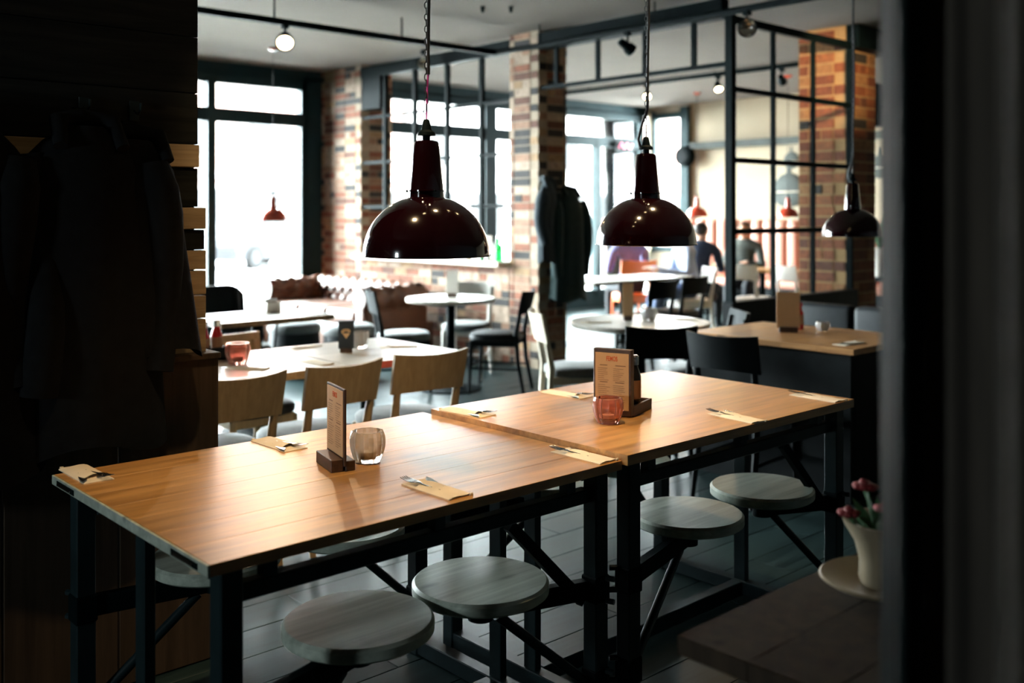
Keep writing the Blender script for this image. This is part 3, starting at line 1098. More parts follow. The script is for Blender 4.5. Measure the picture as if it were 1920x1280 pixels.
# menu and condiment stand on the farther table
mc = thing('condiment_stand', 'dark wooden condiment stand with a printed menu on the farther table', 'condiment stand', (2.378, 2.118, BZ), R(19))
MB().box((-.012, 0, .108), (.026, .128, .208), bev=.0015).build('board', m_block, mc)
MB().box((.078, 0, .006), (.16, .128, .012), bev=.001).build('tray', m_block, mc)
for a, b in (((.078, -.060, .022), (.16, .009, .022)), ((.078, .060, .022), (.16, .009, .022)), ((.154, 0, .022), (.009, .12, .022))):
    MB().box(a, b, bev=.001).build('tray_side', m_block, mc)
menu_face(mc, -.0258, .114, .178, .022)


def grinder(label, loc, m_body, cap, h=.15, rz=0):
    t = thing('condiment_bottle', label, 'bottle', loc, rz)
    MB().lathe([(0, 0), (.024, 0), (.026, .006), (.026, h * .62), (.021, h * .72), (.016, h * .80), (.016, h * .84), (0, h * .84)], n=24).build('body', m_body, t, True)
    MB().lathe([(0, h * .84), (.019, h * .84), (.019, h), (.015, h + .003), (0, h + .003)], n=24).build('lid', cap, t, True)
    MB().lathe([(.0264, h * .2), (.0264, h * .55)], n=24).build('paper_band', m_print, t, True)
    return t


cR = Matrix.Rotation(R(19), 4, 'Z')
for (dx, dy, lb, mb_, cp) in ((.075, -.033, 'black grinder with a steel lid in the condiment stand', m_bottle, m_bright),
                              (.075, .031, 'dark bottle with a red lid in the condiment stand', m_bottle, m_ketchup)):
    p_ = cR @ Vector((dx, dy, 0))
    grinder(lb, (2.375 + p_.x, 2.118 + p_.y, BZ + .0122), mb_, cp, .168)


def votive(label, loc, m, r=.046, h=.082, cells=12):
    t = thing('votive_glass', label, 'candle holder', loc, 0, 'cut glass votive holders')
    n = cells * 2
    def fn(k, rr, z):
        return rr * (1 + (.05 if k % 2 else -.035))
    prof = []
    N = 8
    for i in range(N + 1):
        v = i / N
        prof.append((r * (.56 + .44 * math.sin(math.pi * (.08 + .62 * v))) * (1 if v < .93 else .97), h * v))
    MB().lathe([(0, .001)] + prof + [(p[0] * .84, p[1]) for p in prof[::-1][:-2]] + [(0, h * .14)], n=n, fn=fn).build('glass', m, t)
    MB().lathe([(0, h * .15), (.019, h * .15), (.019, h * .34), (0, h * .34)], n=20).build('tealight', m_white, t, True)
    return t


votive('clear cut glass votive beside the menu on the near table', (1.495, 2.205, AZ), m_votive)
votive('pink cut glass votive in front of the condiment stand', (2.272, 2.052, BZ), m_votive_p, .045, .078)

# ================================================================== CHAIRS
def cafe_chair(name, label, frame, seatm, loc, face, H=.775, zs=.47, bw=.39, arms=False, bh=.165, rnd=0.0):
    """bentwood cafe chair; face = heading (radians) the sitter looks to"""
    t = thing(name, label, 'chair', (loc[0], loc[1], 0), face - R(90), 'cafe chairs')
    # upholstered seat
    P = []
    sw = .2
    for k, (s_, z) in enumerate(((.0, zs - .055), (.93, zs - .055), (1.0, zs - .045), (1.0, zs - .015), (.95, zs - .003), (.75, zs + .006), (.0, zs + .010))):
        row = []
        for i in range(28):
            a = 2 * math.pi * i / 28
            ca_, sa_ = math.cos(a), math.sin(a)
            e = 3.2
            q = (abs(ca_) ** e + abs(sa_) ** e) ** (-1 / e)
            w_ = sw * (1 + .06 * sa_)
            row.append((ca_ * q * w_ * max(s_, .001), sa_ * q * .205 * max(s_, .001), z))
        P.append(row)
    MB().grid(P, close_u=True).build('seat', seatm, t, True, ang=50)
    MB().box((0, 0, zs - .075), (.35, .36, .045), bev=.006).build('seat_frame', frame, t)
    # curved backrest panel
    zb0, zb1 = H - bh, H
    F, B = [], []
    for j in range(7):
        v = j / 6
        z = zb0 + (zb1 - zb0) * v
        rf, rb = [], []
        for i in range(13):
            u = -1 + 2 * i / 12
            dz = -.018 * u * u * (1 - 2 * v) * .6 - rnd * abs(u) ** 5 * v
            xx = u * bw / 2 * (1 - .02 * (1 - v))
            yy = -.215 - .04 * v - .045 * (1 - u * u)
            rf.append((xx, yy + .009, z + dz))
            rb.append((xx, yy - .009, z + dz))
        F.append(rf)
        B.append(rb)
    loop = [f + b[::-1] for f, b in zip(F, B)]
    b_ = MB().grid(loop, close_u=True)
    b_.grid([F[0], B[0]]).grid([F[-1], B[-1]])
    bmesh.ops.remove_doubles(b_.bm, verts=b_.bm.verts[:], dist=.0005)
    b_.build('backrest', frame, t, True, ang=35)
    for s_ in (-1, 1):
        MB().tube([(s_ * .165, -.255, 0), (s_ * .16, -.205, zs * .55), (s_ * .158, -.19, zs), (s_ * .16, -.222, H - .16), (s_ * .162, -.245, H - .03)],
                  [.014, .018, .021, .017, .013], n=8).build('leg', frame, t, True)
        MB().tube([(s_ * .17, .185, 0), (s_ * .165, .165, zs - .06)], [.012, .019], n=8).build('leg', frame, t, True)
        MB().cyl((s_ * .165, -.20, .2), (s_ * .168, .17, .2), .009, n=8).build('stretcher', frame, t, True)
        if arms:
            MB().tube([(s_ * .21, .15, zs - .03), (s_ * .225, .16, zs + .14), (s_ * .225, .12, zs + .19), (s_ * .225, -.14, zs + .19), (s_ * .20, -.21, zs + .16)],
                      .009, n=8).build('armrest', m_black, t, True)
    MB().cyl((-.168, .17, .22), (.168, .17, .22), .009, n=8).build('stretcher', frame, t, True)
    return t


UP = R(90)   # facing +Y
cafe_chair('cafe_chair', 'tan wooden cafe chair cut off by the plank wall, at the pale table', m_chair_tan, m_seat_grey, (1.847, 3.845), UP)
cafe_chair('cafe_chair', 'tan wooden cafe chair behind the upright menu, at the pale table', m_chair_tan, m_seat_grey, (2.306, 3.845), UP + R(4))
cafe_chair('cafe_chair', 'tan wooden cafe chair at the red-edged end of the pale table', m_chair_tan, m_seat_grey, (2.83, 3.87), UP - R(6))
cafe_chair('cafe_chair', 'tan wooden chair facing us across the pale table, behind the pink votive', m_chair_tan, m_seat_dark, (2.40, 4.60), -UP)

# round table by the low brick wall
C1 = Vector((5.03, 6.24))
def facing(p, c):
    return math.atan2(c[1] - p[1], c[0] - p[0])
for lb, fr, st, p in (('black chair with a sunlit seat, left of the small round table', m_chair_dark, m_seat_grey, (4.70, 6.42)),
                      ('black wooden chair right of the small round table, by the low brick wall', m_chair_dark, m_seat_dark, (5.25, 5.93)),
                      ('white wooden chair behind the small round table', m_chair_white, m_seat_grey, (5.50, 6.60))):
    cafe_chair('cafe_chair', lb, fr, st, p, facing(p, C1), H=.80)
C2 = Vector((4.715, 3.996))
for lb, fr, st, p, hh in (('pale wooden chair left of the larger round table', m_chair_pale, m_seat_grey, (4.50, 4.32), .80),
                          ('black chair with its back to us at the larger round table', m_chair_dark, m_seat_dark, (4.36, 3.60), .80),
                          ('dark chair right of the larger round table, by the steel post', m_chair_dark, m_seat_grey, (5.02, 3.78), .80)):
    f_ = facing(p, C2)
    if 'left' in lb:
        f_ = R(-35)
    if 'back to us' in lb:
        f_ = R(50)
    if 'right of' in lb:
        f_ = R(140)
    cafe_chair('cafe_chair', lb, fr, st, p, f_, H=hh)
cafe_chair('cafe_chair', 'black curved chair at the brown booth table', m_chair_dark, m_seat_dark, (4.28, 2.92), R(5), H=.82)
cafe_chair('cafe_chair', 'white chair in the back room, left one behind the steel screen', m_chair_white, m_chair_white, (9.55, 6.42), R(0), H=.84)
cafe_chair('cafe_chair', 'white chair in the back room, beside the brick pillar', m_chair_white, m_chair_white, (9.75, 5.93), R(-20), H=.84)
cafe_chair('cafe_chair', 'dark chair at the back room table, nearer the coats', m_chair_dark, m_seat_dark, (7.15, 6.02), UP, H=.80)
cafe_chair('cafe_chair', 'dark chair at the back room table, nearer the guests', m_chair_dark, m_seat_dark, (7.75, 6.12), UP, H=.80)
cafe_chair('armchair', 'dark armchair with thin metal arms beside the street window', m_chair_dark, m_seat_grey, (3.36, 6.60), R(-82), H=.88, bw=.46, arms=True, bh=.36, rnd=.08)


# ================================================================== TABLES IN THE ROOM
def pedestal(t, x, y, zt, r=.035, base=.22):
    MB().cyl((x, y, .03), (x, y, zt), r, n=16).build('column', m_black, t, True)
    MB().lathe([(0, 0), (base, 0), (base, .012), (base * .5, .03), (r * 1.4, .06), (0, .06)], n=28, c=(x, y, 0)).build('base', m_black, t, True)
    MB().box((x, y, zt - .012), (.3, .3, .02)).build('top_plate', m_black, t)


def box_table(label, x0, x1, y0, y1, zt, top, edge, th=.032, nb=4, group='wooden dining tables'):
    cx, cy = (x0 + x1) / 2, (y0 + y1) / 2
    t = thing('dining_table', label, 'table', (cx, cy, 0), 0, group)
    n = nb
    w = (y1 - y0) / n
    for k in range(n):
        MB().box((0, y0 - cy + w * (k + .5), zt - th / 2), (x1 - x0 - .006, w - .001, th), bev=.0015).build('board', top, t)
    for s_ in (-1, 1):
        MB().box((0, s_ * (y1 - y0) / 2, zt - th / 2 - .001), (x1 - x0, .006, th)).build('edge_strip', edge, t)
    pedestal(t, 0, 0, zt - th)
    return t


TZ = .735
box_table('pale sunlit dining table behind the tan chairs, left half', 1.35, 2.475, 3.79, 4.52, TZ, m_pale_top, m_table_edge)
box_table('pale dining table with a red edge behind the tan chairs', 2.482, 3.15, 3.79, 4.52, TZ, m_pale_top, m_red_edge)
box_table('white sunlit table in front of the leather sofa', 2.75, 3.55, 5.62, 6.22, .75, m_pale_top, m_table_edge)
box_table('long pale table in the back room beside the coat pillar', 6.95, 8.5, 6.45, 7.1, .75, m_pale_top, m_block)
box_table('wooden table in the back room, in front of the man in grey', 9.86, 10.32, 5.7, 7.65, .76, m_booth, m_red_edge)


def round_table(label, c, r, zt, top):
    t = thing('round_table', label, 'table', (c[0], c[1], 0), 0, 'round cafe tables')
    MB().lathe([(0, zt - .03), (r - .006, zt - .03), (r, zt - .024), (r, zt - .004), (r - .004, zt), (0, zt)], n=56).build('tabletop', top, t, True, ang=30)
    pedestal(t, 0, 0, zt - .03, base=.24)
    return t


round_table('small round cafe table in front of the low brick wall', C1, .36, .735, m_pale_top)
round_table('larger round cafe table behind the farther communal table', C2, .425, .75, m_pale_top)

# booth table, the shade beneath it built as dark panels, plus its bench
bt = thing('booth_table', 'brown wooden booth table on the right, under-table shade built as dark panels', 'table', (4.82, 2.93, 0))
for k in range(5):
    MB().box((0, -.5 + .2 * (k + .5), .745), (.75, .1992, .03), bev=.0015).build('board', m_booth, bt)
for dx, dy, sx_, sy_ in ((-.33, 0, .04, .94), (.33, 0, .04, .94), (0, -.45, .64, .04), (0, .45, .64, .04)):
    MB().box((dx, dy, .365), (sx_, sy_, .73)).build('shade_panel', m_chair_dark, bt)
bn = thing('booth_bench', 'black upholstered booth bench behind the brown table', 'bench', (5.68, 2.93, 0))
MB().box((-.1, 0, .21), (.46, 1.5, .42), bev=.01).build('base', m_chair_dark, bn)
for k in range(3):
    MB().box((-.1, -.5 + .5 * k, .45), (.47, .49, .09), bev=.03, seg=3).build('seat_cushion', m_seat_dark, bn, True)
    MB().box((.17, -.5 + .5 * k, .62), (.12, .49, .42), bev=.035, seg=3).build('back_cushion', m_seat_dark, bn, True)


# small things on these tables
def card(label, loc, rz, w, h, m, base=True, logo=False, thick=.004):
    t = thing('menu_card', label, 'menu', loc, rz)
    MB().box((0, 0, .014), (.04, w * .8, .028), bev=.002).build('block', m_block, t)
    MB().box((0, 0, .02 + h / 2), (thick, w, h)).build('card', m, t)
    if logo:
        pr = MB()
        for k in range(9):
            a = R(35 + k * 12.2)
            pr.box((-thick / 2 - .0006, math.cos(a) * w * .28, .02 + h * .52 + math.sin(a) * w * .28), (.0006, .012, .012))
        pr.prism([(-w * .26, .02 + h * .56), (w * .26, .02 + h * .56), (0, .02 + h * .36)], -.0004, .0004,
                 M=Matrix.Translation((-thick / 2 - .0008, 0, 0)) @ Matrix.Rotation(R(90), 4, 'Z'))
        pr.build('card_logo', m_menu, t)
    return t


m_navycard = mat('dark_navy_card', (0.012, 0.022, 0.035), 0.5)
card('dark table card with a pale fan emblem on the pale table', (2.69, 4.15, TZ), R(55), .075, .135, m_navycard, logo=True, thick=.04)
card('white menu card standing on the small round table', (5.08, 6.28, .735), R(35), .10, .2, m_white)
card('tall beige menu card on the larger round table', (4.70, 4.08, .75), R(46), .065, .21, m_menu)
card('beige menu card on the brown booth table', (4.83, 3.03, .76), R(38), .125, .2, m_menu)
votive('pink cut glass votive on the pale sunlit table', (2.12, 4.16, TZ), m_votive_p, .055, .095)
votive('white frosted votive beside the dark table card', (2.825, 4.235, TZ), m_votive, .047, .085)
votive('cut glass votive in the middle of the larger round table', (4.78, 3.98, .75), m_votive, .05, .08)
votive('small glass votive on the brown booth table', (5.02, 2.93, .76), m_votive, .038, .05)
grinder('red sauce bottle on the brown booth table beside the menu', (4.99, 3.06, .76), m_ketchup, m_ketchup, .15)
cb = thing('condiment_box', 'small black condiment box on the pale sunlit table, by the plank wall', 'box', (2.085, 4.37, TZ), R(0))
MB().box((0, 0, .005), (.15, .11, .01)).build('floor_board', m_chair_dark, cb)
for a, b in (((0, -.052, .03), (.15, .006, .06)), ((0, .052, .03), (.15, .006, .06)), ((.072, 0, .03), (.006, .1, .06)), ((-.072, 0, .03), (.006, .1, .06))):
    MB().box(a, b).build('side', m_chair_dark, cb)
grinder('red sauce bottle in the black condiment box', (2.12, 4.37, TZ + .0102), m_ketchup, m_bright, .17)
grinder('dark red sauce bottle with steel lid, left in the condiment box', (2.055, 4.37, TZ + .0102), m_ketchup, m_bright, .165)
for lb, c, z, rz in (('pale napkin lying on the sunlit table near the far edge', (2.62, 4.43), TZ, R(100)),
                     ('pale napkin on the red-edged table beyond the votive', (2.99, 4.13), TZ, R(60)),
                     ('pale napkin behind the middle tan chair', (2.40, 3.95), TZ, R(0)),
                     ('pale napkin on the sunlit table beside its pink votive', (2.08, 4.0), TZ, R(35)),
                     ('pale napkin at the left of the larger round table', (4.46, 4.13), .75, R(55)),
                     ('pale napkin at the right of the larger round table', (4.97, 3.86), .75, R(30)),
                     ('cream napkin on the brown booth table corner', (4.62, 2.55), .76, R(85))):
    napkin(lb, c[0], c[1], z, rz)
nb_ = thing('napkin_box', 'white napkin box on the sunlit table by the sofa', 'box', (3.32, 6.05, .75))
MB().box((0, 0, .035), (.11, .11, .07), bev=.006).build('box_body', m_chair_white, nb_)
MB().box((0, 0, .078), (.09, .015, .018)).build('napkin_stack', m_white, nb_)

# ================================================================== CHESTERFIELD SOFA
def tufted(u0, u1, prof, p=.16, q=.15, depth=.030, n=64):
    """prof: (a, z, na, nz) rows of a section; returns rows of (u, a, z)"""
    rows_ = []
    s_acc = 0
    for i, (a, z, na, nz_) in enumerate(prof):
        if i:
            s_acc += math.hypot(a - prof[i - 1][0], z - prof[i - 1][1])
        row = []
        for k in range(n + 1):
            u = u0 + (u1 - u0) * k / n
            s_, t_ = u / p + s_acc / q, u / p - s_acc / q
            bl = (abs(math.sin(math.pi * s_ / 1)) * abs(math.sin(math.pi * t_ / 1))) ** .5 * depth
            row.append((u, a + na * bl, z + nz_ * bl))
        rows_.append(row)
    return rows_


def roll_profile(a_in, z0, z1, rr, n1=14, n2=16):
    """inner face from seat up, then rolled over the top; a grows to the outside"""
    pr = []
    zc = z1 - rr
    for i in range(n1):
        v = i / n1
        pr.append((a_in + .03 * v, z0 + (zc - z0) * v, -1, 0))
    ac = a_in + .03 + rr * .6
    for i in range(n2 + 1):
        th_ = R(180 - 230 * i / n2)
        pr.append((ac + rr * math.cos(th_), zc + rr * math.sin(th_), math.cos(th_), math.sin(th_)))
    pr.append((ac + rr * .35, z0, 1, 0))
    return pr


sf = thing('chesterfield_sofa', 'brown buttoned leather chesterfield sofa against the brick pillar', 'sofa', (5.75, 8.86, 0))
SL, SZ = 1.06, .70
# local: x to the back (+x at the wall), y along the sofa
pr = roll_profile(.14, .40, SZ, .10)
P = tufted(-SL + .12, SL - .12, pr)
MB().grid([[(a, u, z) for (u, a, z) in row] for row in P]).build('backrest', m_leather, sf, True, ang=75)
pr2 = roll_profile(SL - .26, .40, SZ - .01, .10)
for s_ in (-1, 1):
    P = tufted(-.42, .30, pr2, n=36)
    arm = MB().grid([[(u, s_ * a, z) for (u, a, z) in row] for row in P]).build('arm', m_leather, sf, True, ang=75)
    # scroll front of the arm
    cs = [(s_ * (SL - .26 + .09 + .10 * math.cos(R(a))), SZ - .11 + .10 * math.sin(R(a))) for a in range(0, 360, 20)]
    MB().prism([(y, z) for y, z in cs], -.012, .012, M=Matrix.Translation((-.43, 0, 0)) @ Matrix.Rotation(R(90), 4, 'Z') @ Matrix.Diagonal((1, 1, 1, 1))).build('arm_scroll', m_leather, sf, True, ang=50)
    MB().box((-.425, s_ * (SL - .17), .28), (.03, .13, .54), bev=.02, seg=2).build('arm_front', m_leather, sf, True)
    MB().box((-.05, s_ * (SL - .15), .27), (.74, .12, .44), bev=.015).build('arm_side', m_leather, sf, True)
MB().box((.0, 0, .20), (.80, 2 * SL - .2, .26), bev=.02, seg=2).build('base', m_leather, sf, True)
for k in (-1, 0, 1):
    MB().box((-.13, k * .53, .40), (.60, .52, .15), bev=.045, seg=4).build('seat_cushion', m_leather, sf, True)
for i in range(12):
    for j in range(2):
        y_ = -SL + .22 + .16 * i + (.08 if j else 0)
        if y_ < SL - .2:
            MB().sphere((.148 + .01 * j, y_, .475 + .075 * j), .011, n=8).build('button', m_leather, sf, True)
for sx_ in (-.36, .34):
    for sy_ in (-.9, .9):
        MB().cyl((sx_, sy_, 0), (sx_, sy_, .08), .022, .03, n=10).build('foot', m_chair_dark, sf, True)
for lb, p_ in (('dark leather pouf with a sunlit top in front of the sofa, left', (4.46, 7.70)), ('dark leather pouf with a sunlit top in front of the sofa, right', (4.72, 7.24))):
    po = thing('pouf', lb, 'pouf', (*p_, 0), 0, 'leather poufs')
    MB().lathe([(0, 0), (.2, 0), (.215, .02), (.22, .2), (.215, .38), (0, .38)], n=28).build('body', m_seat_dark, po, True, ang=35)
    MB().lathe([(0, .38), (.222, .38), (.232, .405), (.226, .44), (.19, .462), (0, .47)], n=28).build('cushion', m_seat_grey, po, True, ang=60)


# ================================================================== COATS
def coat(label, loc, rz, top, hem, sh, wh, dep, m, collar=True, seed=0, sleeves=True):
    """garment hanging from its collar; local y points away from the wall"""
    rnd = random.Random(seed)
    t = thing('coat', label, 'coat', loc, rz, 'coats')
    ph = [rnd.uniform(0, 6.3) for _ in range(4)]
    rows_ = []
    N, n = 22, 60
    for j in range(N + 1):
        v = j / N
        z = top - (top - hem) * v
        sw = .05 + (sh - .05) * min(1, (v / .13) ** .7) if v < .13 else sh + (wh - sh) * ((v - .13) / .87)
        dd = dep * (.45 + .55 * min(1, v / .25))
        row = []
        for i in range(n):
            a = 2 * math.pi * i / n
            fold = 1 + (.012 + .055 * v) * math.sin(5 * a + ph[0] + .8 * v) * (.4 + .6 * max(0, math.sin(a))) + .02 * v * math.sin(9 * a + ph[1])
            row.append((math.cos(a) * sw * fold, math.sin(a) * dd * fold + dep * .9, z - .02 * v * math.sin(3 * a + ph[2])))
        rows_.append(row)
    MB().grid(rows_, close_u=True).build('body', m, t, True, ang=80)
    if sleeves:
        for s_ in (-1, 1):
            x0 = s_ * sh * .92
            L = (top - hem) * .78
            pts = []
            for k in range(9):
                v = k / 8
                pts.append((x0 + s_ * (.015 + .03 * math.sin(v * 3)), dep * .95 + .045 * v + .02 * math.sin(v * 5 + ph[3]), top - .10 - (L - .1) * v))
            MB().tube(pts, [.05, .066, .066, .062, .060, .058, .056, .055, .054], n=12).build('sleeve', m, t, True, ang=80)
    if collar:
        MB().tube([(-.085, dep * 1.5, top - .06), (-.075, dep, top + .012), (0, dep * .45, top + .03), (.075, dep, top + .012), (.085, dep * 1.5, top - .06)],
                  [.018, .026, .028, .026, .018], n=10).build('collar', m, t, True, ang=80)
    MB().tube([(0, dep * .5, top + .02), (0, dep * .35, top + .055), (0, .0, top + .06)], .004, n=6).build('hanging_loop', m, t)
    return t


cy_ = WLY - .085
coat('black jacket with flared hem at the right end of the coat wall', (1.14, cy_, 0), R(180), 1.63, 1.0, .12, .215, .085, m_coat, seed=1, sleeves=False)
coat('long black coat beneath the flared jacket on the plank wall', (1.0, cy_, 0), R(180), 1.66, .76, .18, .225, .10, m_coat, seed=2)
coat('black coat in the middle of the plank wall', (.66, cy_, 0), R(180), 1.68, .72, .19, .24, .10, m_coat, seed=3)
coat('black coat at the left edge of the photo', (.27, cy_, 0), R(180), 1.67, .80, .19, .22, .10, m_coat, seed=4)
for i, xx in enumerate((.27, .66, 1.05, 1.20)):
    hk = thing('coat_hook', ['leftmost', 'second', 'third', 'rightmost'][i] + ' steel coat hook above the coats on the plank wall', 'hook', (xx, WLY - .026, 1.73), 0, 'coat hooks')
    MB().box((0, .002, 0), (.03, .004, .06), bev=.001).build('plate', m_steel, hk)
    MB().tube([(0, 0, .0), (0, -.03, -.012), (0, -.045, .0), (0, -.048, .02)], .004, n=6).build('prong', m_steel, hk)

coat('dark green coat hanging on the right side of the brick pillar', (6.53, 6.485, 0), R(180), 1.62, .62, .16, .215, .11, m_coat_green, seed=5, sleeves=True)
coat('short navy jacket on the left corner of the brick pillar', (6.25, 6.46, 0), R(200), 1.70, .98, .13, .14, .075, m_coat_navy, seed=6)
for i, xx in enumerate((6.27, 6.53)):
    hk = thing('coat_hook', ['left', 'right'][i] + ' coat hook on the brick pillar', 'hook', (xx, 6.475, 1.72), 0, 'coat hooks')
    MB().box((0, 0.01, 0), (.03, .01, .06)).build('plate', m_steel, hk)
    MB().tube([(0, .01, .0), (0, -.03, -.012), (0, -.045, .0), (0, -.048, .02)], .004, n=6).build('prong', m_steel, hk)

# ================================================================== SILL AND BACK ROOM DECOR
def bottle(label, loc, m, r, h, neck=.4):
    t = thing('glass_bottle', label, 'bottle', loc)
    MB().lathe([(0, 0), (r, 0), (r, h * .58), (r * .8, h * .66), (r * neck, h * .74), (r * neck, h), (r * neck * .7, h), (r * neck * .7, h * .74),
                (r * .85, h * .56), (r * .85, .01), (0, .01)], n=20).build('glass', m, t, True, ang=50)
    return t


bottle('green glass bottle on the pale sill, left one', (6.22, 7.22, .9605), m_green_glass, .045, .26)
bottle('clear glass bottle on the pale sill beside the green ones', (6.20, 7.11, .9605), m_votive, .045, .24, .6)
bottle('green glass bottle on the pale sill, next to the pillar', (6.22, 7.0, .9605), m_green_glass, .04, .22)


def leaf_plant(label, loc, n, L, pot_r, pot_h, potm, seed=0, up=.6):
    t = thing('potted_plant', label, 'plant', loc)
    MB().lathe([(0, 0), (pot_r * .7, 0), (pot_r, pot_h), (pot_r * .9, pot_h), (pot_r * .8, pot_h * .9), (0, pot_h * .88)], n=24).build('pot', potm, t, True)
    rnd = random.Random(seed)
    for k in range(n):
        a = rnd.uniform(0, 6.283)
        l_ = L * rnd.uniform(.6, 1.1)
        F_ = []
        w = .014 + .01 * rnd.random()
        bend = rnd.uniform(.5, 1.6)
        for j in range(7):
            v = j / 6
            r_ = l_ * (v * .75)
            z = pot_h * .9 + l_ * (up * v * 1.5 - bend * .55 * v * v)
            ww = w * math.sin(math.pi * min(1, .12 + .88 * v)) + .001
            ca_, sa_ = math.cos(a), math.sin(a)
            F_.append([(r_ * ca_ - sa_ * ww, r_ * sa_ + ca_ * ww, z), (r_ * ca_, r_ * sa_, z + .006), (r_ * ca_ + sa_ * ww, r_ * sa_ - ca_ * ww, z)])
        MB().grid(F_).build('leaf', m_leaf, t, True, ang=60)
    return t


sb = thing('plant_stand', 'dark stand behind the brick pillar carrying a plant', 'stand', (9.12, 4.70, 0))
MB().box((0, 0, .78), (.4, .4, .04), bev=.004).build('top', m_chair_dark, sb)
for a in (-1, 1):
    for b in (-1, 1):
        MB().box((a * .16, b * .16, .38), (.04, .04, .76)).build('leg', m_chair_dark, sb)
leaf_plant('dark leafy plant in a white pot right of the orange brick pillar', (9.12, 4.70, .80), 34, .62, .12, .28, m_chair_white, 4, .85)
leaf_plant('small green plant on the pale sill beside the bottles', (6.2, 7.42, .9605), 14, .12, .05, .07, m_chair_white, 8, .9)


def ornament(label, y, z, s):
    """dark pendant-lamp shaped relief fixed on the far right wall"""
    t = thing('wall_ornament', label, 'ornament', (WX, y, z), 0, 'lantern shaped wall ornaments')
    out = [(0, .52), (.03, .52), (.05, .40), (.05, .34), (.16, .30), (.26, .2), (.30, .08), (.31, 0), (.28, -.10), (.2, -.18), (.08, -.22), (0, -.22)]
    b_ = MB().lathe([(r_ * s, zz * s) for r_, zz in out], n=28)
    for v in b_.bm.verts:
        v.co.x *= .22
        v.co.x = min(v.co.x, -.002)
    b_.build('lantern_body', m_stone, t, True, ang=50)
    MB().tube([(math.cos(R(a)) * .3 * s * .22 - .01, math.sin(R(a)) * .31 * s, .03 * s) for a in range(90, 271, 15)], .012 * s, n=6).build('lantern_band', m_chair_pale, t, True)
    return t


ornament('grey lantern ornament on the cream wall, upper one behind the steel screen', 7.62, 2.12, .42)
ornament('grey lantern ornament on the cream wall, lower larger one behind the steel screen', 7.66, 1.68, .85)
ornament('grey lantern ornament on the ochre wall right of the brick pillar', 6.30, 1.98, .55)
sp = thing('wall_speaker', 'round black speaker on the dark trim of the far corner', 'speaker', (WX - .09, 9.38, 2.27))
MB().cyl((.02, 0, 0), (-.10, 0, 0), .16, .14, n=28).build('cabinet', m_black, sp, True)
MB().cyl((-.095, 0, 0), (-.115, 0, 0), .11, .10, n=28).build('grille', m_chair_dark, sp, True)
sp = thing('wall_speaker', 'black box speaker mounted right of the orange brick pillar', 'speaker', (8.80, 4.62, 2.42))
MB().box((0, 0, 0), (.2, .2, .40), bev=.015).build('cabinet', m_black, sp)
MB().box((-.103, 0, 0), (.006, .16, .34)).build('grille', m_chair_dark, sp)
MB().cyl((-.2, 0, 0), (-.09, 0, 0), .02, n=10).build('bracket', m_black, sp)

# channelled banquette on the far wall
bq = thing('banquette', 'salmon channel-stitched banquette along the far cream wall', 'banquette', (WX - .3, 7.6, 0))
MB().box((0, 0, .2), (.56, 3.9, .4), bev=.01).build('base', m_chair_dark, bq)
MB().box((-.02, 0, .44), (.56, 3.9, .1), bev=.03, seg=2).build('seat', m_pink, bq, True)
for k in range(20):
    b_ = MB().box((.2, -1.85 + .195 * k, .90), (.16, .19, .84), bev=.06, seg=3)
    b_.build('channel', m_pink, bq, True)

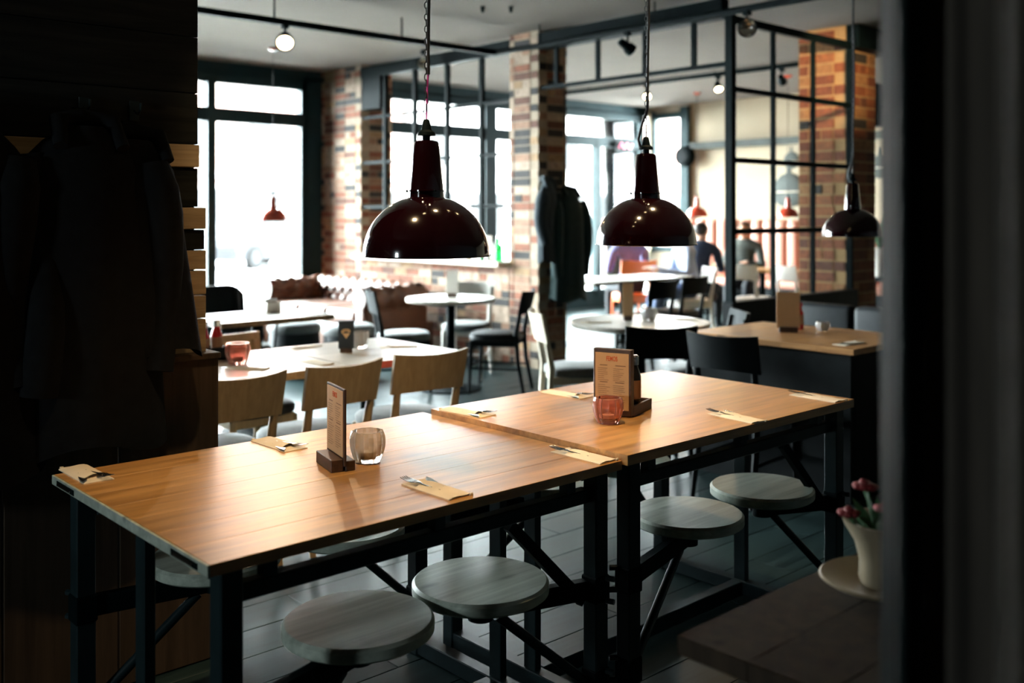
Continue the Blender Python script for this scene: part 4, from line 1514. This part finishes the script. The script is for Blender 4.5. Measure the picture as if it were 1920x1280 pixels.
# ================================================================== PEOPLE (seated guests)
def person(label, loc, face, top_m, leg_m, hair_m, lean=.06, arm_fwd=.30, turn=0.0, bald=False):
    t = thing('person', label, 'person', (loc[0], loc[1], 0), face - R(90), 'seated guests in the back room')
    V, E_, RAD, TAG = [], [], [], []

    def v(p, r, g, parent=None):
        V.append(Vector(p))
        RAD.append(r if isinstance(r, tuple) else (r, r))
        TAG.append(g)
        if parent is not None:
            E_.append((parent, len(V) - 1))
        return len(V) - 1

    pel = v((0, -.04, .56), (.155, .12), 1)
    ab = v((0, -.03 + lean * .3, .72), (.145, .105), 0, pel)
    chs = v((0, lean * .7, .90), (.165, .115), 0, ab)
    shl = v((0, lean, 1.01), (.13, .09), 0, chs)
    nk = v((0, lean + .015, 1.085), .055, 2, shl)
    jaw = v((0, lean + .04, 1.14), (.066, .075), 2, nk)
    hd = v((0, lean + .03, 1.205), (.079, .098), 2, jaw)
    v((0, lean + .02, 1.275), (.062, .075), 2, hd)
    v((0, lean + .145, 1.175), .014, 2, hd)
    for s in (-1, 1):
        v((s * .088, lean + .02, 1.18), .016, 2, hd)
        sh = v((s * .19, lean, .985), .066, 0, shl)
        el = v((s * .235, lean + .05, .735), .05, 0, sh)
        wr = v((s * .13, arm_fwd + lean, .79), .034, 0, el)
        pm = v((s * .105, arm_fwd + lean + .07, .80), (.034, .022), 2, wr)
        for k in range(4):
            kn = v((s * (.075 + .019 * k), arm_fwd + lean + .115, .805), .0095, 2, pm)
            v((s * (.072 + .019 * k), arm_fwd + lean + .150 - .006 * abs(k - 1.5), .795), .0085, 2, kn)
        tb = v((s * .06, arm_fwd + lean + .07, .80), .010, 2, pm)
        v((s * .045, arm_fwd + lean + .095, .798), .009, 2, tb)
        hp = v((s * .09, .02, .535), .095, 1, pel)
        kn = v((s * .115, .40, .52), .066, 1, hp)
        cf = v((s * .115, .42, .30), .056, 1, kn)
        an = v((s * .115, .40, .10), .042, 1, cf)
        v((s * .12, .53, .045), (.036, .030), 3, an)
    me = bpy.data.meshes.new('body')
    me.from_pydata([tuple(p) for p in V], E_, [])
    ob = bpy.data.objects.new('body', me)
    COL.objects.link(ob)
    sk = ob.modifiers.new('skin', 'SKIN')
    sk.use_smooth_shade = True
    for i, sv in enumerate(me.skin_vertices[0].data):
        sv.radius = RAD[i]
        sv.use_root = (i == 0)
    sub = ob.modifiers.new('sub', 'SUBSURF')
    sub.levels = sub.render_levels = 1
    dg = bpy.context.evaluated_depsgraph_get()
    bm_ = bpy.data.meshes.new_from_object(ob.evaluated_get(dg))
    bpy.data.objects.remove(ob)
    bm_.materials.clear()
    for m_ in (top_m, leg_m, m_skin, m_chair_dark):
        bm_.materials.append(m_)
    for p in bm_.polygons:
        c = p.center
        best = min(range(len(V)), key=lambda i: (V[i] - c).length / (max(RAD[i]) + .05))
        p.material_index = TAG[best]
        p.use_smooth = True
    link('body', bm_, t)
    hr = MB().sphere((0, lean + .008, 1.225), .1, (.88, 1.05, .82), n=20)
    for vv in hr.bm.verts:
        if vv.co.y > lean + .055:
            vv.co.z = max(vv.co.z, 1.262)
        if vv.co.z < 1.15:
            vv.co.z = 1.15 + (vv.co.z - 1.15) * .3
    hr.build('hair', hair_m, t, True, ang=80)
    ey = MB()
    for s in (-1, 1):
        ey.sphere((s * .032, lean + .118, 1.205), .010, n=8)
    ey.build('eyes', m_hair, t, True)
    MB().box((0, lean + .124, 1.13), (.045, .006, .008)).build('mouth', mat('lips', (.45, .16, .13), .5), t)
    return t


cafe_chair('cafe_chair', 'white chair under the guest in jeans in the back room', m_chair_white, m_chair_white, (8.92, 6.85), R(150), H=.80)
person('guest in a pale blue shirt and jeans seated in the back room', (8.92, 6.85), R(150), m_shirt, m_jeans, m_hair)
cafe_chair('cafe_chair', 'black chair under the guest in the navy jacket', m_chair_dark, m_seat_dark, (9.5, 7.15), R(20), H=.78)
person('guest in a navy jacket with short dark hair, seated left of the steel post', (9.5, 7.15), R(20), m_navy, m_dtrous, m_hair)
cafe_chair('cafe_chair', 'dark chair under the guest in the grey jacket', m_chair_dark, m_seat_dark, (10.78, 7.38), R(200), H=.78)
person('guest in a grey jacket facing us through the steel screen', (10.78, 7.38), R(200), m_greyj, m_dtrous, mat('brown_hair', (0.10, 0.05, 0.028), 0.6))
cafe_chair('cafe_chair', 'orange chair in the back room under the right pendant lamp', m_chair_orange, m_chair_orange, (8.95, 7.72), R(62), H=.86, bw=.44, bh=.24)
person('guest in a slate purple jumper on the orange chair', (8.95, 7.72), R(62), m_purple, m_dtrous, m_hair)

# ================================================================== FOREGROUND ON THE RIGHT
ft = thing('side_table', 'dark brown table corner at the bottom right, close to the camera', 'table', (1.9, .717, 0))
for k in range(4):
    MB().box((0, -.258 + .129 * (k + .5), .745), (1.32, .1286, .03), bev=.001).build('board', m_panel, ft)
MB().cyl((.1, 0, .02), (.1, 0, .73), .04, n=16).build('column', m_black, ft, True)
MB().lathe([(0, 0), (.25, 0), (.25, .012), (.1, .03), (0, .04)], n=28, c=(.1, 0, 0)).build('base', m_black, ft, True)
so = thing('saucer', 'cream ceramic saucer under the flower pot, bottom right', 'saucer', (1.655, .845, .761))
MB().lathe([(0, 0), (.06, 0), (.065, .004), (.105, .016), (.112, .020), (.108, .023), (.064, .010), (0, .009)], n=44).build('dish', m_ceramic, so, True, ang=50)
pot = thing('flower_pot', 'cream flared flower pot with red flowers, bottom right', 'plant', (1.655, .845, .771))
MB().lathe([(0, 0), (.042, 0), (.045, .012), (.043, .04), (.052, .075), (.070, .105), (.073, .112), (.066, .112), (.048, .078), (.03, .07), (0, .07)], n=36).build('pot', m_ceramic, pot, True, ang=50)
rnd = random.Random(5)
for k, (dx, dy, dz) in enumerate(((-.062, .035, .125), (-.02, .03, .165), (.03, .05, .15), (.02, -.03, .16), (-.04, -.02, .14))):
    MB().tube([(dx * .3, dy * .3, .07), (dx * .8, dy * .8, dz - .02), (dx, dy, dz)], .0025, n=5).build('stem', m_leaf, pot)
    fl_ = MB()
    for j in range(7):
        a = j * 6.283 / 7
        fl_.sphere((dx + .011 * math.cos(a), dy + .011 * math.sin(a), dz + .004), .010, (1, 1, .55), n=8)
    fl_.sphere((dx, dy, dz + .008), .009, n=8)
    fl_.build('flower', m_petal, pot, True)
for k in range(9):
    a = k * .7
    MB().grid([[(math.cos(a) * (.02 + .05 * q) - math.sin(a) * .012 * math.sin(3.14 * q + .1), math.sin(a) * (.02 + .05 * q) + math.cos(a) * .012 * math.sin(3.14 * q + .1), .08 + .05 * q),
                (math.cos(a) * (.02 + .05 * q) + math.sin(a) * .012 * math.sin(3.14 * q + .1), math.sin(a) * (.02 + .05 * q) - math.cos(a) * .012 * math.sin(3.14 * q + .1), .085 + .05 * q)]
               for q in (0, .33, .66, 1)]).build('leaf', m_leaf, pot, True)

# door post and heavy curtain right beside the camera
F2 = Vector((math.cos(TH), math.sin(TH), 0))
R2 = Vector((math.sin(TH), -math.cos(TH), 0))
pp = F2 * 1.02 + R2 * .399
dp = thing('door_post', 'dark blurred door post close to the camera on the right', 'door post', (pp.x, pp.y, 0), TH - R(90))
MB().box((0, 0, ZC / 2), (.030, .05, ZC), bev=.006, seg=2).build('post', m_doorpost, dp)
MB().box((-.011, -.03, ZC / 2), (.008, .014, ZC - .02), bev=.002).build('stop_strip', m_doorpost, dp)
cu = thing('curtain', 'heavy dark brown pleated curtain filling the right edge', 'curtain', (0, 0, 0), TH - R(90))
G = []
for j in range(13):
    z = .01 + (ZC - .06) * j / 12
    row = []
    for i in range(120):
        u = i / 119
        y_ = 1.12 - u * .62 + .010 * math.sin(u * 71 + j * .1)
        x_ = .432 + u * .04 + .016 * math.sin(u * 44 + .6 * math.sin(u * 9)) + .004 * math.sin(u * 97 + j * .2)
        row.append((x_, y_, z))
    G.append(row)
MB().grid(G).build('cloth', m_curtain, cu, True, ang=80)
MB().cyl((.432, 1.13, ZC - .04), (.472, .49, ZC - .04), .012, n=12).build('curtain_rod', m_black, cu, True)

# ================================================================== STREET OUTSIDE
m_asphalt = mat('asphalt', (0.16, 0.16, 0.16), 0.9, vary=0.1, scale=3)
m_pave = mat('paving', (0.33, 0.32, 0.30), 0.9, vary=0.1, scale=4)
m_facade = mat('pale_facade', (0.34, 0.32, 0.30), 0.9, vary=0.05, scale=1)
m_facade_r = mat('brick_red_facade', (0.24, 0.13, 0.10), 0.9, vary=0.1, scale=2)
m_win_d = mat('dark_window', (0.016, 0.016, 0.016), 0.5, spec=0.1)
m_carp = mat('grey_car_paint', (0.010, 0.010, 0.011), 0.6, spec=0.1)
m_tyre = mat('tyre', (0.006, 0.006, 0.006), 0.9, spec=0.1)
o = MB().box((14, 13.0, -.1), (60, 5.4, .1)).build('pavement', m_pave)
tag(o, kind='structure')
o = MB().box((14, 26.0, -.16), (80, 21, .1)).build('road', m_asphalt)
tag(o, kind='structure')


def house(label, x0, x1, y, h, wallm, nx, nz, z0=3.4):
    t = thing('building', label, 'building', ((x0 + x1) / 2, y, -.1))
    w = x1 - x0
    MB().box((0, 3, h / 2), (w, 6, h)).build('wall', wallm, t)
    MB().box((0, -.1, h + .15), (w + .4, .8, .3)).build('cornice', m_facade, t)
    MB().box((0, -.05, z0 - .35), (w, .3, .25)).build('band', m_facade, t)
    for i in range(nx):
        for j in range(nz):
            xx = -w / 2 + w * (i + .5) / nx
            zz = z0 + 1.2 + j * 3.1
            f_ = MB().box((xx, -.04, zz), (1.3, .1, 1.9)).build('window', m_facade, t)
            MB().box((xx, -.10, zz), (1.06, .03, 1.66)).build('pane', m_win_d, f_)
        f_ = MB().box((-w / 2 + w * (i + .5) / nx, -.04, 1.35), (w / nx * .8, .1, 2.5)).build('shop_window', m_facade, t)
        MB().box((-w / 2 + w * (i + .5) / nx, -.10, 1.4), (w / nx * .72, .03, 2.2)).build('pane', m_win_d, f_)
    return t


house('pale building across the street seen through the left window', 4, 15.3, 38, 9.5, m_facade, 4, 2)
house('reddish brick building across the street', 15.9, 27.7, 38, 10.5, m_facade_r, 4, 2)
house('pale building across the street seen through the grid', 28.3, 43.7, 38, 9.5, m_facade, 5, 2)
house('reddish building across the street behind the guests', 44.3, 60, 38, 10, m_facade_r, 5, 2)

car = thing('parked_car', 'grey parked car on the street outside the left window', 'car', (13.9, 25.9, -.11), R(25))
body = [(-2.1, .25), (-2.15, .62), (-2.0, .82), (-1.35, .92), (-.85, 1.38), (.65, 1.42), (1.25, .98), (1.95, .84), (2.1, .6), (2.1, .25)]
MB().prism(body, -.82, .82).build('car_body', m_carp, car, True, ang=25)
for s in (-1, 1):
    MB().prism([(-1.12, .95), (-.78, 1.30), (.58, 1.33), (1.0, .97)], s * .80, s * .835).build('side_glass', m_win_d, car)
    for xw in (-1.35, 1.3):
        wv = MB().cyl((xw, s * .72, .31), (xw, s * .87, .31), .31, n=24).build('wheel', m_tyre, car, True)
        MB().cyl((xw, s * .865, .31), (xw, s * .885, .31), .19, n=16).build('hubcap', m_carp, wv, True)
    MB().box((-2.08, s * .6, .68), (.08, .3, .12), bev=.02).build('headlight', m_chair_white, car)
MB().prism([(-1.36, .93), (-1.30, .93), (-.82, 1.36), (-.88, 1.37)], -.7, .7).build('windscreen', m_win_d, car)

# pink lit sign hanging inside the back room window
m_sign = mat('pink_sign_light', (1, .4, .5), .5, emit=(1.0, .22, .38), estr=2.2)
sg = thing('window_sign', 'small glowing pink sign in the back room window', 'sign', (11.62, WY - .06, 2.43))
MB().box((0, .01, 0), (.42, .02, .2)).build('backing', m_chair_dark, sg)
MB().tube([(-.15, -.01, -.02), (-.1, -.01, .05), (-.04, -.01, -.03), (.03, -.01, .05), (.09, -.01, -.03), (.15, -.01, .04)], .014, n=6).build('light_tube', m_sign, sg, True)
